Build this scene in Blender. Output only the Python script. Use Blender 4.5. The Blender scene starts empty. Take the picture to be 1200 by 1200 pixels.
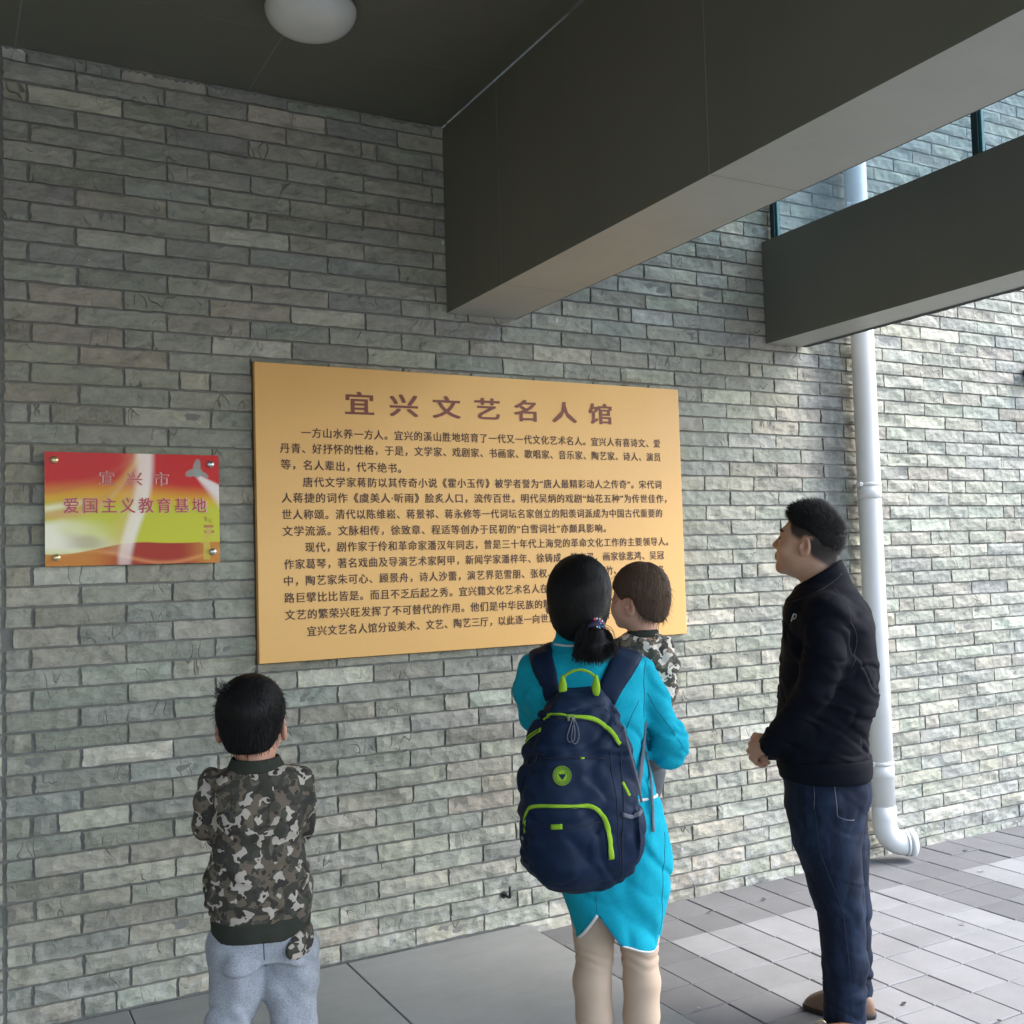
import bpy, bmesh, math, random
import numpy as np
from mathutils import Matrix, Vector
rnd = random.Random(7)
scene = bpy.context.scene
COL = scene.collection
PI = math.pi

# ------------------------------------------------------------------ camera, sky, sun, exposure
F, EYE = 1236.0, 1.5                       # focal length in photo pixels (1200 wide), eye height in metres
_X = np.array([2280., -5., F]); _X /= np.linalg.norm(_X)
_Y = np.array([-670., 80., F]); _Y -= _X * (_X @ _Y); _Y /= np.linalg.norm(_Y)
_Z = -np.cross(_X, _Y)
if _Z[1] > 0: _Z = -_Z
RW = np.array([_X, _Y, _Z])                # world = RW @ camera(right, down, forward)
cam_d = bpy.data.cameras.new('camera'); cam = bpy.data.objects.new('camera', cam_d); COL.objects.link(cam)
cam_d.sensor_width = 36; cam_d.lens = 36 * F / 1200; cam_d.clip_end = 2000; cam_d.clip_start = .05
cam.matrix_world = Matrix([[RW[0, 0], -RW[0, 1], -RW[0, 2], 0], [RW[1, 0], -RW[1, 1], -RW[1, 2], 0],
                           [RW[2, 0], -RW[2, 1], -RW[2, 2], EYE], [0, 0, 0, 1]])
scene.camera = cam
world = bpy.data.worlds.new('World'); scene.world = world; world.use_nodes = True
wn = world.node_tree; bg = wn.nodes['Background']
sky = wn.nodes.new('ShaderNodeTexSky'); sky.sky_type = 'NISHITA'; sky.sun_disc = False
SUN_EL, SUN_AZ = math.radians(48), math.radians(112)     # azimuth from +Y towards +X
sky.sun_elevation = SUN_EL; sky.sun_rotation = SUN_AZ
sky.air_density = 1.0; sky.dust_density = 2.2; sky.ozone_density = 1.0
wn.links.new(sky.outputs[0], bg.inputs[0]); bg.inputs[1].default_value = 0.15
sun_d = bpy.data.lights.new('sun', 'SUN'); sun = bpy.data.objects.new('sun', sun_d); COL.objects.link(sun)
sun_d.energy = 0.5; sun_d.angle = math.radians(35); sun_d.color = (1, .98, .95)
_sd = Vector((math.sin(SUN_AZ) * math.cos(SUN_EL), math.cos(SUN_AZ) * math.cos(SUN_EL), math.sin(SUN_EL)))
sun.rotation_euler = _sd.to_track_quat('Z', 'Y').to_euler()
scene.view_settings.view_transform = 'Standard'; scene.view_settings.look = 'None'
scene.view_settings.exposure = 2.42; scene.view_settings.gamma = 1
scene.view_settings.use_curve_mapping = False

# ------------------------------------------------------------------ helpers: objects
def link(name, me, mat=None, parent=None, smooth=False):
    o = bpy.data.objects.new(name, me); COL.objects.link(o)
    if mat is not None:
        for m in (mat if isinstance(mat, (list, tuple)) else [mat]): me.materials.append(m)
    if parent is not None: o.parent = parent
    if smooth: me.polygons.foreach_set('use_smooth', [True] * len(me.polygons))
    return o
def tag(o, label=None, cat=None, group=None, kind=None):
    if label: o['label'] = label
    if cat: o['category'] = cat
    if group: o['group'] = group
    if kind: o['kind'] = kind
    return o
def empty(name, loc=(0, 0, 0), rz=0, **k):
    o = bpy.data.objects.new(name, None); COL.objects.link(o); o.location = loc; o.rotation_euler = (0, 0, rz)
    o.empty_display_size = .1
    return tag(o, **k)
def pymesh(name, v, f):
    me = bpy.data.meshes.new(name); me.from_pydata([tuple(map(float, p)) for p in v], [], f); me.update(); return me
class MB:
    def __init__(s): s.v = []; s.f = []
    def box(s, a, b):
        n = len(s.v); x0, y0, z0 = a; x1, y1, z1 = b
        s.v += [(x0, y0, z0), (x1, y0, z0), (x1, y1, z0), (x0, y1, z0), (x0, y0, z1), (x1, y0, z1), (x1, y1, z1), (x0, y1, z1)]
        s.f += [tuple(n + i for i in q) for q in ((3, 2, 1, 0), (4, 5, 6, 7), (0, 1, 5, 4), (1, 2, 6, 5), (2, 3, 7, 6), (3, 0, 4, 7))]
        return s
    def tube(s, pts, rad, seg=12, cap=True, flat=1.0):
        pts = [Vector(p) for p in pts]; n0 = len(s.v)
        if not hasattr(rad, '__len__'): rad = [rad] * len(pts)
        ref = None
        for i, p in enumerate(pts):
            t = (pts[min(i + 1, len(pts) - 1)] - pts[max(i - 1, 0)]).normalized()
            if ref is None: ref = t.orthogonal().normalized()
            ref = (ref - t * ref.dot(t)).normalized(); bi = t.cross(ref)
            for k in range(seg):
                a = 2 * PI * k / seg; s.v.append(tuple(p + (ref * math.cos(a) + bi * math.sin(a) * flat) * rad[i]))
        for i in range(len(pts) - 1):
            for k in range(seg):
                a, b = n0 + i * seg + k, n0 + i * seg + (k + 1) % seg
                s.f.append((a, b, b + seg, a + seg))
        if cap:
            s.f.append(tuple(n0 + k for k in range(seg))[::-1]); m = n0 + (len(pts) - 1) * seg
            s.f.append(tuple(m + k for k in range(seg)))
        return s
    def lathe(s, prof, c=(0, 0, 0), seg=32):
        n0 = len(s.v)
        for r, z in prof:
            for k in range(seg):
                a = 2 * PI * k / seg; s.v.append((c[0] + r * math.cos(a), c[1] + r * math.sin(a), c[2] + z))
        for i in range(len(prof) - 1):
            for k in range(seg):
                a, b = n0 + i * seg + k, n0 + i * seg + (k + 1) % seg
                s.f.append((a, b, b + seg, a + seg))
        return s
    def build(s, name, mat, parent=None, smooth=False, bevel=0):
        me = pymesh(name, s.v, s.f); o = link(name, me, mat, parent, smooth)
        if bevel:
            m = o.modifiers.new('bevel', 'BEVEL'); m.width = bevel; m.segments = 2; m.limit_method = 'ANGLE'
        return o

# ------------------------------------------------------------------ helpers: materials
class G:
    def __init__(s, name, rough=.6, **k):
        s.m = bpy.data.materials.new(name); s.m.use_nodes = True; s.t = s.m.node_tree
        s.b = s.t.nodes['Principled BSDF']; s.b.inputs['Roughness'].default_value = rough
        for a, v in k.items(): s.set(s.b, a, v)
    def set(s, n, k, v):
        i = n.inputs[int(k[1:])] if k[0] == 'i' and k[1:].isdigit() else n.inputs[k.replace('_', ' ')]
        if isinstance(v, bpy.types.NodeSocket): s.t.links.new(v, i)
        elif hasattr(i.default_value, '__len__') and not isinstance(v, str):
            v = tuple(v); i.default_value = v + (1,) if len(i.default_value) == 4 and len(v) == 3 else v
        else: i.default_value = v
    def n(s, t, p=None, **k):
        n = s.t.nodes.new('ShaderNode' + t)
        for a, v in (p or {}).items(): setattr(n, a, v)
        for a, v in k.items(): s.set(n, a, v)
        return n
    def math(s, op, a, b=0.0, clamp=False): return s.n('Math', dict(operation=op, use_clamp=clamp), i0=a, i1=b).outputs[0]
    def noise(s, vec, scale, detail=4, rough=.5, dist=0.0, p=None):
        return s.n('TexNoise', p, Vector=vec, Scale=scale, Detail=detail, Roughness=rough, Distortion=dist).outputs[0]
    def ramp(s, fac, stops, interp='LINEAR'):
        r = s.n('ValToRGB', Fac=fac); c = r.color_ramp; c.interpolation = interp
        while len(c.elements) < len(stops): c.elements.new(.5)
        for e, (q, col) in zip(c.elements, stops):
            e.position = q; e.color = (tuple(col) + (1,)) if hasattr(col, '__len__') else (col, col, col, 1)
        return r.outputs[0]
    def mix(s, fac, a, b, mode='MIX'):
        n = s.n('Mix', dict(data_type='RGBA', blend_type=mode)); s.set(n, 'i0', fac)
        for i, v in ((6, a), (7, b)):
            if isinstance(v, bpy.types.NodeSocket): s.t.links.new(v, n.inputs[i])
            else: n.inputs[i].default_value = tuple(v) + (1,) if len(v) == 3 else v
        return n.outputs[2]
    def bump(s, h, strength=.5, dist=.01, nrm=None):
        b = s.n('Bump', Height=h, Strength=strength, Distance=dist)
        if nrm is not None: s.t.links.new(nrm, b.inputs['Normal'])
        s.t.links.new(b.outputs[0], s.b.inputs['Normal']); return b.outputs[0]
    def col(s, c): s.set(s.b, 'Base_Color', c); return s.m
    def obj(s): return s.n('TexCoord').outputs['Object']
    def pos(s): return s.n('NewGeometry').outputs['Position']
    def vmul(s, v, sc): return s.n('VectorMath', dict(operation='MULTIPLY'), i0=v, i1=sc).outputs[0]

def plain(name, col, rough=.6, nscale=60, namp=.12, bump=.1, **k):
    g = G(name, rough, **k); v = g.obj(); n = g.noise(v, nscale, 5)
    a = tuple(c * (1 - namp) for c in col); b = tuple(min(1, c * (1 + namp)) for c in col)
    if bump: g.bump(n, bump, .002)
    return g.col(g.mix(n, a, b))

def m_brick():
    g = G('split_brick', .85); v = g.pos()
    a = g.n('Attribute', dict(attribute_name='tint')).outputs['Color']
    sh = g.n('Attribute', dict(attribute_name='shift')).outputs['Vector']
    vv = g.n('VectorMath', dict(operation='ADD'), i0=v, i1=sh).outputs[0]
    vs = g.vmul(vv, (1, 1, 1.6))
    n1 = g.noise(vs, 14, 6, .6, .6); n2 = g.noise(vv, 90, 5, .65)
    # chipped strokes: thin contour lines of a distorted noise, present only in some places
    s1 = g.noise(g.vmul(vv, (1.6, 1, .8)), 11, 1, .3, .7)
    line = g.ramp(g.math('ABSOLUTE', g.math('SUBTRACT', s1, .5)), [(0, 1), (.008, .7), (.02, 0)])
    msk = g.ramp(g.noise(vv, 8, 2), [(.57, 0), (.70, 1)])
    crack = g.math('MULTIPLY', line, msk)
    c = g.mix(1.0, a, g.ramp(n1, [(.27, (.62, .65, .62)), (.42, (.92, .93, .90)), (.55, (1.04, 1.04, 1.0)), (.74, (1.36, 1.34, 1.30))]), 'MULTIPLY')
    c = g.mix(g.math('MULTIPLY', g.ramp(n2, [(.35, 0), (.75, .5)]), 1), c, (.36, .37, .35))
    c = g.mix(g.math('MULTIPLY', crack, .6), c, (.05, .05, .047))
    # blotches of dark weather stain, water mark beside the downpipe
    sep = g.n('SeparateXYZ', Vector=v); x, z = sep.outputs[0], sep.outputs[2]
    wob = g.noise(g.vmul(v, (1, 1, .35)), 9, 5, .7)
    dx = g.math('ABSOLUTE', g.math('SUBTRACT', g.math('ADD', x, g.math('MULTIPLY', g.math('SUBTRACT', wob, .5), .35)), 3.88))
    st = g.math('MULTIPLY', g.ramp(dx, [(.03, .9), (.17, 0)]), g.ramp(g.math('DIVIDE', z, 4), [(.30, 0), (.42, .8), (.75, 1)]))
    c = g.mix(g.math('MULTIPLY', st, g.ramp(wob, [(.3, 1), (.75, .6)])), c, (.045, .05, .05))
    # pale mortar smears near the bottom
    low = g.math('MULTIPLY', g.ramp(g.math('ADD', z, g.math('MULTIPLY', n1, .3)), [(.22, 1), (.55, 0)]), g.ramp(g.noise(v, 11, 5, .7), [(.48, 0), (.6, .7)]))
    c = g.mix(low, c, (.47, .47, .44))
    tiny = g.ramp(g.noise(g.vmul(v, (1, 1, .4)), 45, 1, .3), [(.80, 0), (.815, .7)])
    c = g.mix(tiny, c, (.65, .65, .62))
    h = g.math('ADD', g.math('MULTIPLY', n1, .8), g.math('MULTIPLY', n2, .22))
    h = g.math('SUBTRACT', h, g.math('MULTIPLY', crack, .5))
    rid = g.n('TexVoronoi', dict(feature='F1', distance='EUCLIDEAN'), Vector=g.vmul(vv, (1, 1, 1.3)), Scale=22).outputs['Distance']
    h = g.math('ADD', h, g.math('MULTIPLY', rid, .7))
    g.bump(h, .8, .012)
    return g.col(c)
def m_mortar():
    g = G('mortar', .95); v = g.pos(); n = g.noise(v, 40, 6, .7)
    x = g.n('SeparateXYZ', Vector=v).outputs[0]
    c = g.mix(n, (.15, .148, .132), (.27, .265, .243))
    pale = g.ramp(g.noise(v, 3.2, 3), [(.5, 0), (.62, .7)])
    c = g.mix(pale, c, (.22, .215, .2))
    g.bump(n, .6, .006); return g.col(c)
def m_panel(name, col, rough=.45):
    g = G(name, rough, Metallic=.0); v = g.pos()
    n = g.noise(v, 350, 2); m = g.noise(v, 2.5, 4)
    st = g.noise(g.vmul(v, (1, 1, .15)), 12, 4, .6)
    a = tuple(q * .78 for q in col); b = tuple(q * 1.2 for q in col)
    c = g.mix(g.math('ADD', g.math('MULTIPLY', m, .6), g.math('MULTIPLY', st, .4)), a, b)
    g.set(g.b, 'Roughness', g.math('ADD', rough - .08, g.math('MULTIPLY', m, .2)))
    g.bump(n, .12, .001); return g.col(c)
def m_fabric(name, c1, c2, weave=500, rough=.9, bump=.25, mott=25, **k):
    g = G(name, rough, **k); v = g.obj(); n = g.noise(v, weave, 2); m = g.noise(v, mott, 4)
    f = g.math('ADD', g.math('MULTIPLY', n, .65), g.math('MULTIPLY', m, .35))
    g.bump(n, bump, .0015)
    try: g.b.inputs['Sheen Weight'].default_value = 0; g.b.inputs['Specular IOR Level'].default_value = .10
    except Exception: pass
    return g.col(g.mix(g.ramp(f, [(.35, 0), (.65, 1)]), c1, c2))
def m_camo(name, scale, gain=1.):
    g = G(name, .9); v = g.obj(); dv = g.n('VectorMath', dict(operation='ADD'), i0=v, i1=g.vmul(g.n('TexNoise', Vector=v, Scale=scale * 1.2, Detail=1.0).outputs[1], (.03, .03, .03))).outputs[0]
    def blob(off, sc, lo, kind=0):
        q = g.n('VectorMath', dict(operation='ADD'), i0=dv, i1=(off, off * 1.7, off * .6)).outputs[0]
        if kind: f = g.n('TexVoronoi', dict(feature='SMOOTH_F1'), Vector=q, Scale=sc, Smoothness=.12).outputs['Distance']; return g.math('LESS_THAN', f, lo)
        return g.math('GREATER_THAN', g.noise(q, sc, 1.5, .35), lo)
    c = g.mix(blob(1.3, scale, .5), (.125, .098, .070), (.030, .030, .021))
    c = g.mix(blob(7.1, scale * 1.5, .40, 1), c, (.052, .052, .037))
    c = g.mix(blob(3.7, scale * 1.15, .575), c, (.44, .40, .35))
    c = g.mix(blob(9.9, scale * 1.7, .27, 1), c, (.022, .016, .013))
    c = g.mix(blob(5.2, scale * 1.3, .62), c, (.02, .016, .013))
    n = g.noise(v, 600, 2); g.bump(n, .2, .001)
    return g.col(g.mix(1.0, g.mix(g.math('MULTIPLY', n, .25), c, (.12, .11, .1)), (gain * 1.0, gain * .97, gain * .93), 'MULTIPLY'))
def m_skin(name, col, red=(.35, .1, .06)):
    g = G(name, .5, Subsurface_Weight=.12, Subsurface_Scale=.01); v = g.obj(); n = g.noise(v, 18, 4); p = g.noise(v, 260, 3)
    g.b.inputs['Subsurface Radius'].default_value = (1, .3, .15)
    g.bump(p, .12, .001)
    c = g.mix(g.ramp(n, [(.4, 0), (.75, .35)]), col, red)
    a = g.n('Attribute', dict(attribute_name='stub')).outputs['Fac']
    return g.col(g.mix(a, c, (.022, .018, .016)))
def m_hair(name, c1, c2, rough=.38):
    g = G(name, rough); v = g.obj(); n = g.noise(g.vmul(v, (1, 1, .12)), 260, 3, .6)
    g.bump(n, .5, .002); g.b.inputs['Specular IOR Level'].default_value = .12
    return g.col(g.mix(n, c1, c2))

M = dict(
    brick=m_brick(), mortar=m_mortar(),
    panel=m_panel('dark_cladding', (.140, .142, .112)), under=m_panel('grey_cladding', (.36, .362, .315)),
    joint=plain('joint_sealant', (.26, .27, .24), .8),
    lamp=plain('opal_glass', (.62, .64, .60), .25, bump=0, namp=.03), lampring=plain('lamp_ring', (.2, .2, .19), .4),
    pvc=plain('white_pvc', (.66, .66, .64), .45, 6, .12, .03), steel=plain('steel', (.55, .55, .53), .3, Metallic=.9),
    black=plain('black_plastic', (.012, .012, .013), .45), gold=plain('brass', (.75, .62, .35), .3, Metallic=.8),
    lime=m_fabric('lime_tape', (.20, .36, .02), (.30, .50, .04), 900),
    white=m_fabric('white_trim', (.62, .64, .62), (.75, .77, .75), 700), webbing=m_fabric('grey_webbing', (.10, .105, .13), (.15, .16, .19), 900),
)

# ------------------------------------------------------------------ helpers: photo pixel -> place
def ray(px, py): return RW @ np.array([px - 600., py - 600., F])
def on_y(px, py, y):
    d = ray(px, py); t = y / d[1]; return d[0] * t, EYE + d[2] * t
def on_z(px, py, z):
    d = ray(px, py); t = (z - EYE) / d[2]; return d[0] * t, d[1] * t
def proj(x, y, z):
    c = RW.T @ (np.array([x, y, z]) - np.array([0, 0, EYE])); return 600 + F * c[0] / c[2], 600 + F * c[1] / c[2]

# ------------------------------------------------------------------ ground, paving, platform
WY = 3.82                                   # face of the brick wall
g = G('packed_earth', .95); n = g.noise(g.pos(), 6, 6); g.bump(n, .4, .01)
link('ground', pymesh('ground', [(-300, -300, -.05), (300, -300, -.05), (300, 300, -.05), (-300, 300, -.05)], [(0, 1, 2, 3)]),
     g.col(g.mix(n, (.16, .16, .155), (.24, .24, .23))))['kind'] = 'structure'
def m_paver():
    g = G('concrete_paver', .85); v = g.pos(); t = g.n('Attribute', dict(attribute_name='tint')).outputs['Color']
    n = g.noise(v, 220, 5, .7); m = g.noise(v, 5, 5, .6)
    c = g.mix(1.0, t, g.ramp(g.math('ADD', g.math('MULTIPLY', n, .5), g.math('MULTIPLY', m, .5)), [(.3, (.78, .78, .78)), (.7, (1.15, 1.15, 1.15))]), 'MULTIPLY')
    sp = g.ramp(g.noise(v, 60, 2, .5), [(.74, 0), (.78, .5)])
    c = g.mix(sp, c, (.07, .065, .06)); g.bump(n, .35, .002)
    return g.col(c)
M['paver'] = m_paver()
def tint(me, cols, name='tint'):
    a = me.color_attributes.new(name, 'FLOAT_COLOR', 'CORNER'); k = len(me.loops)
    if not hasattr(cols[0], '__len__'): cols = [cols] * len(me.polygons)
    out = np.ones((k, 4), np.float32); cnt = np.array([len(p.vertices) for p in me.polygons])
    out[:, :3] = np.repeat(np.array(cols, np.float32), cnt, axis=0); a.data.foreach_set('color', out.ravel())
pav = empty('pavement', (3.6, 2.4, 0), kind='structure')
PX, PY_ = 2.143, 3.826; TX, TY = .1875, .19
def paver_col(i, j):
    x = PX + TX * (i + .5); y = PY_ - TY * (j + .5)
    k = (x - 2.52) % (TX * 9); dark = k > TX * 7 or (PY_ - y) % (TY * 9) < TY * 2
    b = .145 if dark else .24
    if x < 2.52: b = .14
    b *= rnd.uniform(.9, 1.1); return (b * .97, b * .995, b * 1.03)
cells = []
for i in range(-1, 34):
    for j in range(0, 34):
        x0 = max(PX + TX * i, 2.092); x1 = PX + TX * (i + 1); y1 = min(PY_ - TY * j, 3.822); y0 = PY_ - TY * (j + 1)
        if x1 - x0 < .02: continue
        q = proj((x0 + x1) / 2, (y0 + y1) / 2, 0); dep = .4766 * x0 + .8778 * y0
        vis = dep > .5 and -20 < q[0] < 1220 and q[1] < 1225
        cells.append((not vis, dep, x0, x1, y0, y1, paver_col(i, j)))
cells.sort(key=lambda c: c[:2])
def slab_mesh(name, hx, hy, top, th, ch=.003):
    v = [(-hx, -hy, -th), (hx, -hy, -th), (hx, hy, -th), (-hx, hy, -th), (-hx, -hy, -ch), (hx, -hy, -ch), (hx, hy, -ch), (-hx, hy, -ch),
         (-hx + ch, -hy + ch, 0), (hx - ch, -hy + ch, 0), (hx - ch, hy - ch, 0), (-hx + ch, hy - ch, 0)]
    f = [(8, 9, 10, 11)] + [(a, (a + 1) % 4, 4 + (a + 1) % 4, 4 + a) for a in range(4)] + [(4 + a, 4 + (a + 1) % 4, 8 + (a + 1) % 4, 8 + a) for a in range(4)]
    return v, f
sv, sf = [], []; scol = []
for k, (hid, dep, x0, x1, y0, y1, c) in enumerate(cells):
    v, f = slab_mesh('', (x1 - x0) / 2 - .0021, (y1 - y0) / 2 - .0021, 0, .03)
    cx, cy, dz = (x0 + x1) / 2, (y0 + y1) / 2, rnd.uniform(-.0018, .0018)
    if k < 300 and not hid:
        me = pymesh('paver', v, f); tint(me, [c] * len(f)); o = link('paver', me, M['paver'], pav)
        o.location = (cx - 3.6, cy - 2.4, dz); o.rotation_euler = (rnd.uniform(-.006, .006), rnd.uniform(-.006, .006), rnd.uniform(-.004, .004))
    else:
        b = len(sv); sv += [(p[0] + cx - 3.6, p[1] + cy - 2.4, p[2] + dz) for p in v]; sf += [tuple(b + q for q in t) for t in f]; scol += [c] * len(f)
me = pymesh('paver_field', sv, sf); tint(me, scol); link('paver_field', me, M['paver'], pav)['kind'] = 'stuff'
MB().box((2.09, -3, -.045), (8.6, 3.83, -.005)).build('sand_bed', plain('sand_bed', (.17, .17, .17), .95, 30, .3, .3), None)
so = bpy.data.objects['sand_bed']; so.parent = pav; so.location = (-3.6, -2.4, 0)
def m_slab():
    g = G('granite_slab', .8); v = g.pos(); n = g.noise(v, 300, 4, .7); m = g.noise(v, 1.7, 6, .6); w = g.noise(g.vmul(v, (1, 3, 1)), 6, 5, .7)
    f = g.math('ADD', g.math('ADD', g.math('MULTIPLY', n, .3), g.math('MULTIPLY', m, .45)), g.math('MULTIPLY', w, .25))
    g.bump(n, .2, .001)
    return g.col(g.mix(g.ramp(f, [(.36, 0), (.64, 1)]), (.175, .184, .180), (.25, .262, .258)))
M['slab'] = m_slab()
plat = empty('platform', (0, 2, 0), kind='structure')
MB().box((-3.2, -6, -.04), (2.085, 1.82, .031)).build('bedding', plain('slab_bedding', (.12, .12, .118), .95), plat)
ex = [2.09, 1.322, .554, -.214, -.982, -1.75, -2.518, -3.2]; ey = [3.82, 2.62, 1.42, .22, -.98, -2.2, -4]
for i in range(7):
    for j in range(6):
        v, f = slab_mesh('', (ex[i] - ex[i + 1]) / 2 - .0013, (ey[j] - ey[j + 1]) / 2 - .0013, 0, .05)
        o = link('slab', pymesh('slab', v, f), M['slab'], plat); o.location = ((ex[i] + ex[i + 1]) / 2, (ey[j] + ey[j + 1]) / 2 - 2, .04)

# ------------------------------------------------------------------ brick wall
wall = empty('brick_wall', (3, WY, 0), label='long wall of grey-green split-face bricks behind the people and the signs', cat='wall')
wc = (3, WY, 0)
MB().box((-4.2, .010, -.05), (5.6, .30, 5.2)).build('mortar', M['mortar'], wall)
CH, Z0 = .0679, .112
PALS = [tuple((c * .62 + m * .38) * t for c, m, t in zip(p, (.232, .25, .24), (1.37, 1.26, 1.08))) for p in [(.235, .25, .232), (.205, .235, .232), (.25, .252, .228), (.252, .242, .225), (.205, .225, .238), (.29, .30, .285), (.215, .245, .225), (.235, .26, .262)]]
def brick_geo(L, h, seed):
    r = random.Random(seed); nx, nz = max(3, int(L / .026)), 4
    a = [r.uniform(-1, 1) for _ in range(8)]; ph = [r.uniform(0, 6.3) for _ in range(6)]
    cut = [(r.uniform(-.5, .5) * L, r.uniform(-1.2, 1.2), r.uniform(.0, .9) * h, r.choice((-1, 1))) for _ in range(2)]
    v, f = [], []
    for j in range(nz + 1):
        for i in range(nx + 1):
            u, w = i / nx, j / nz; x, z = (u - .5) * L, (w - .5) * h
            e = min(u, 1 - u) * L; ez = min(w, 1 - w) * h
            d = .004 + .0012 * a[0] * (u - .5) * 2 + .0015 * a[1] * (w - .5) * 2
            d += .0016 * math.sin(u * 7 + ph[0] + 2 * w) + .0010 * math.sin(u * 17 + ph[1] - 4 * w) + .0013 * r.uniform(-1, 1)
            for cx, sl, _, sg in cut:
                q = sg * ((x - cx) + sl * z)
                if q > 0: d -= min(.0055, q * .16)
            if ez == 0 or e == 0: d = d * .25 - .001
            if e == 0: x += r.uniform(-.0012, .0042) * (1 if u == 0 else -1)
            if ez == 0: z += r.uniform(-.0010, .0024) * (1 if w == 0 else -1)
            v.append((x, -d, z))
    W = nx + 1
    for j in range(nz):
        for i in range(nx): k = j * W + i; f.append((k, k + 1, k + 1 + W, k + W))
    rim = [i for i in range(W)] + [j * W + nx for j in range(1, nz + 1)] + [nz * W + i for i in range(nx - 1, -1, -1)] + [j * W for j in range(nz - 1, 0, -1)]
    b = len(v); v += [(v[k][0], .016, v[k][2]) for k in rim]
    for q in range(len(rim)): q2 = (q + 1) % len(rim); f.append((rim[q2], rim[q], b + q, b + q2))
    return v, f
def covered(x, z):
    if .98 < x < 2.97 and 1.13 < z < 2.30: return True
    if x < .18 or z > 3.3 and x < 3.5: return True
    if 1.8 < x < 2.9 and z > 2.52 + (x - 1.8) * .35: return True
    if 3.45 < x < 4.5 and z > 2.52: return True
    return False
bl = []; seed = 0
for k in range(-2, 75):
    zc = Z0 + (k + .5) * CH; off = .265 if k % 2 == 0 else .413
    xs = []
    x = off - .297 * 9
    while x < 9.0: xs.append(x); x += .297
    js = []
    for i, q in enumerate(xs):
        if abs(q - .18) < .03: continue
        js.append(q + rnd.uniform(-.005, .005))
        if rnd.random() < .06: js.append(q + rnd.choice((.07, .10, .19)) + rnd.uniform(-.01, .01))
    js.append(.18); js = sorted(js)
    for a, b in zip(js, js[1:]):
        if b - a < .03 or a < -2.2 or b > 8.4: continue
        g0 = .0027 + (.003 if abs(a - .18) < 1e-6 or abs(b - .18) < 1e-6 else 0)
        L = b - a - 2 * g0; xc = (a + b) / 2; h = CH - .0068 + rnd.uniform(-.002, .001)
        if zc > 3.35 and xc < 3.2: continue
        if zc < (.04 if xc < 2.09 else .0) - .01: continue
        q = proj(xc, WY, zc); dep = .4766 * xc + .8778 * WY
        ok = -25 < q[0] < 1215 and -20 < q[1] < 1210 and not covered(xc, zc)
        bl.append((0 if ok else 1, dep / max(.2, L), xc, zc, L, h))
bl.sort(key=lambda t: (t[0], t[1] + .35 * rnd.random()))
def bcol():
    p = rnd.choice(PALS); s = rnd.uniform(.82, 1.12)
    if rnd.random() < .05: s *= 1.45
    if rnd.random() < .06: s *= .8
    return tuple(min(.62, q * s * rnd.uniform(.97, 1.03)) for q in p)
SV, SF, SC, SS = [], [], [], []
def shift_attr(me, vals):
    a = me.attributes.new('shift', 'FLOAT_VECTOR', 'POINT'); a.data.foreach_set('vector', np.array(vals, np.float32).ravel())
for n_, (bad, _, xc, zc, L, h) in enumerate(bl):
    v, f = brick_geo(L, h, n_); c = bcol(); s = (rnd.uniform(0, 9), rnd.uniform(0, 9), rnd.uniform(0, 9))
    dy = rnd.uniform(-.0015, .002)
    if n_ < 300:
        me = pymesh('brick', v, f); tint(me, [c] * len(f)); shift_attr(me, [s] * len(v))
        o = link('brick', me, M['brick'], wall); o.location = (xc - wc[0], dy, zc)
    else:
        b = len(SV); SV += [(p[0] + xc - wc[0], p[1] + dy, p[2] + zc) for p in v]; SF += [tuple(b + q for q in t) for t in f]
        SC += [c] * len(f); SS += [s] * len(v)
me = pymesh('brick_field', SV, SF); tint(me, SC); shift_attr(me, SS); link('brick_field', me, M['brick'], wall)['kind'] = 'stuff'

# ------------------------------------------------------------------ ceiling and beams of the canopy
CZ = 3.281
ceil = empty('canopy_ceiling', (0, 1, CZ), label='dark grey clad ceiling of the canopy with thin pale panel joints', cat='ceiling')
MB().box((-3.2, -3.6, .0015), (1.797, 2.815, .5)).build('backing', M['joint'], ceil)
cx_ = [1.795, 1.009, .224, -.561, -1.346, -2.131, -3.2]; cy_ = [3.815, 3.349, 2.160, .971, -.218, -1.407, -2.6]
for i in range(6):
    for j in range(6):
        w, d = (cx_[i] - cx_[i + 1]) / 2 - .0025, (cy_[j] - cy_[j + 1]) / 2 - .0025
        o = MB().box((-w, -d, 0), (w, d, .0012)).build('panel', M['panel'], ceil); o.location = ((cx_[i] + cx_[i + 1]) / 2, (cy_[j] + cy_[j + 1]) / 2 - 1, 0)
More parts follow.
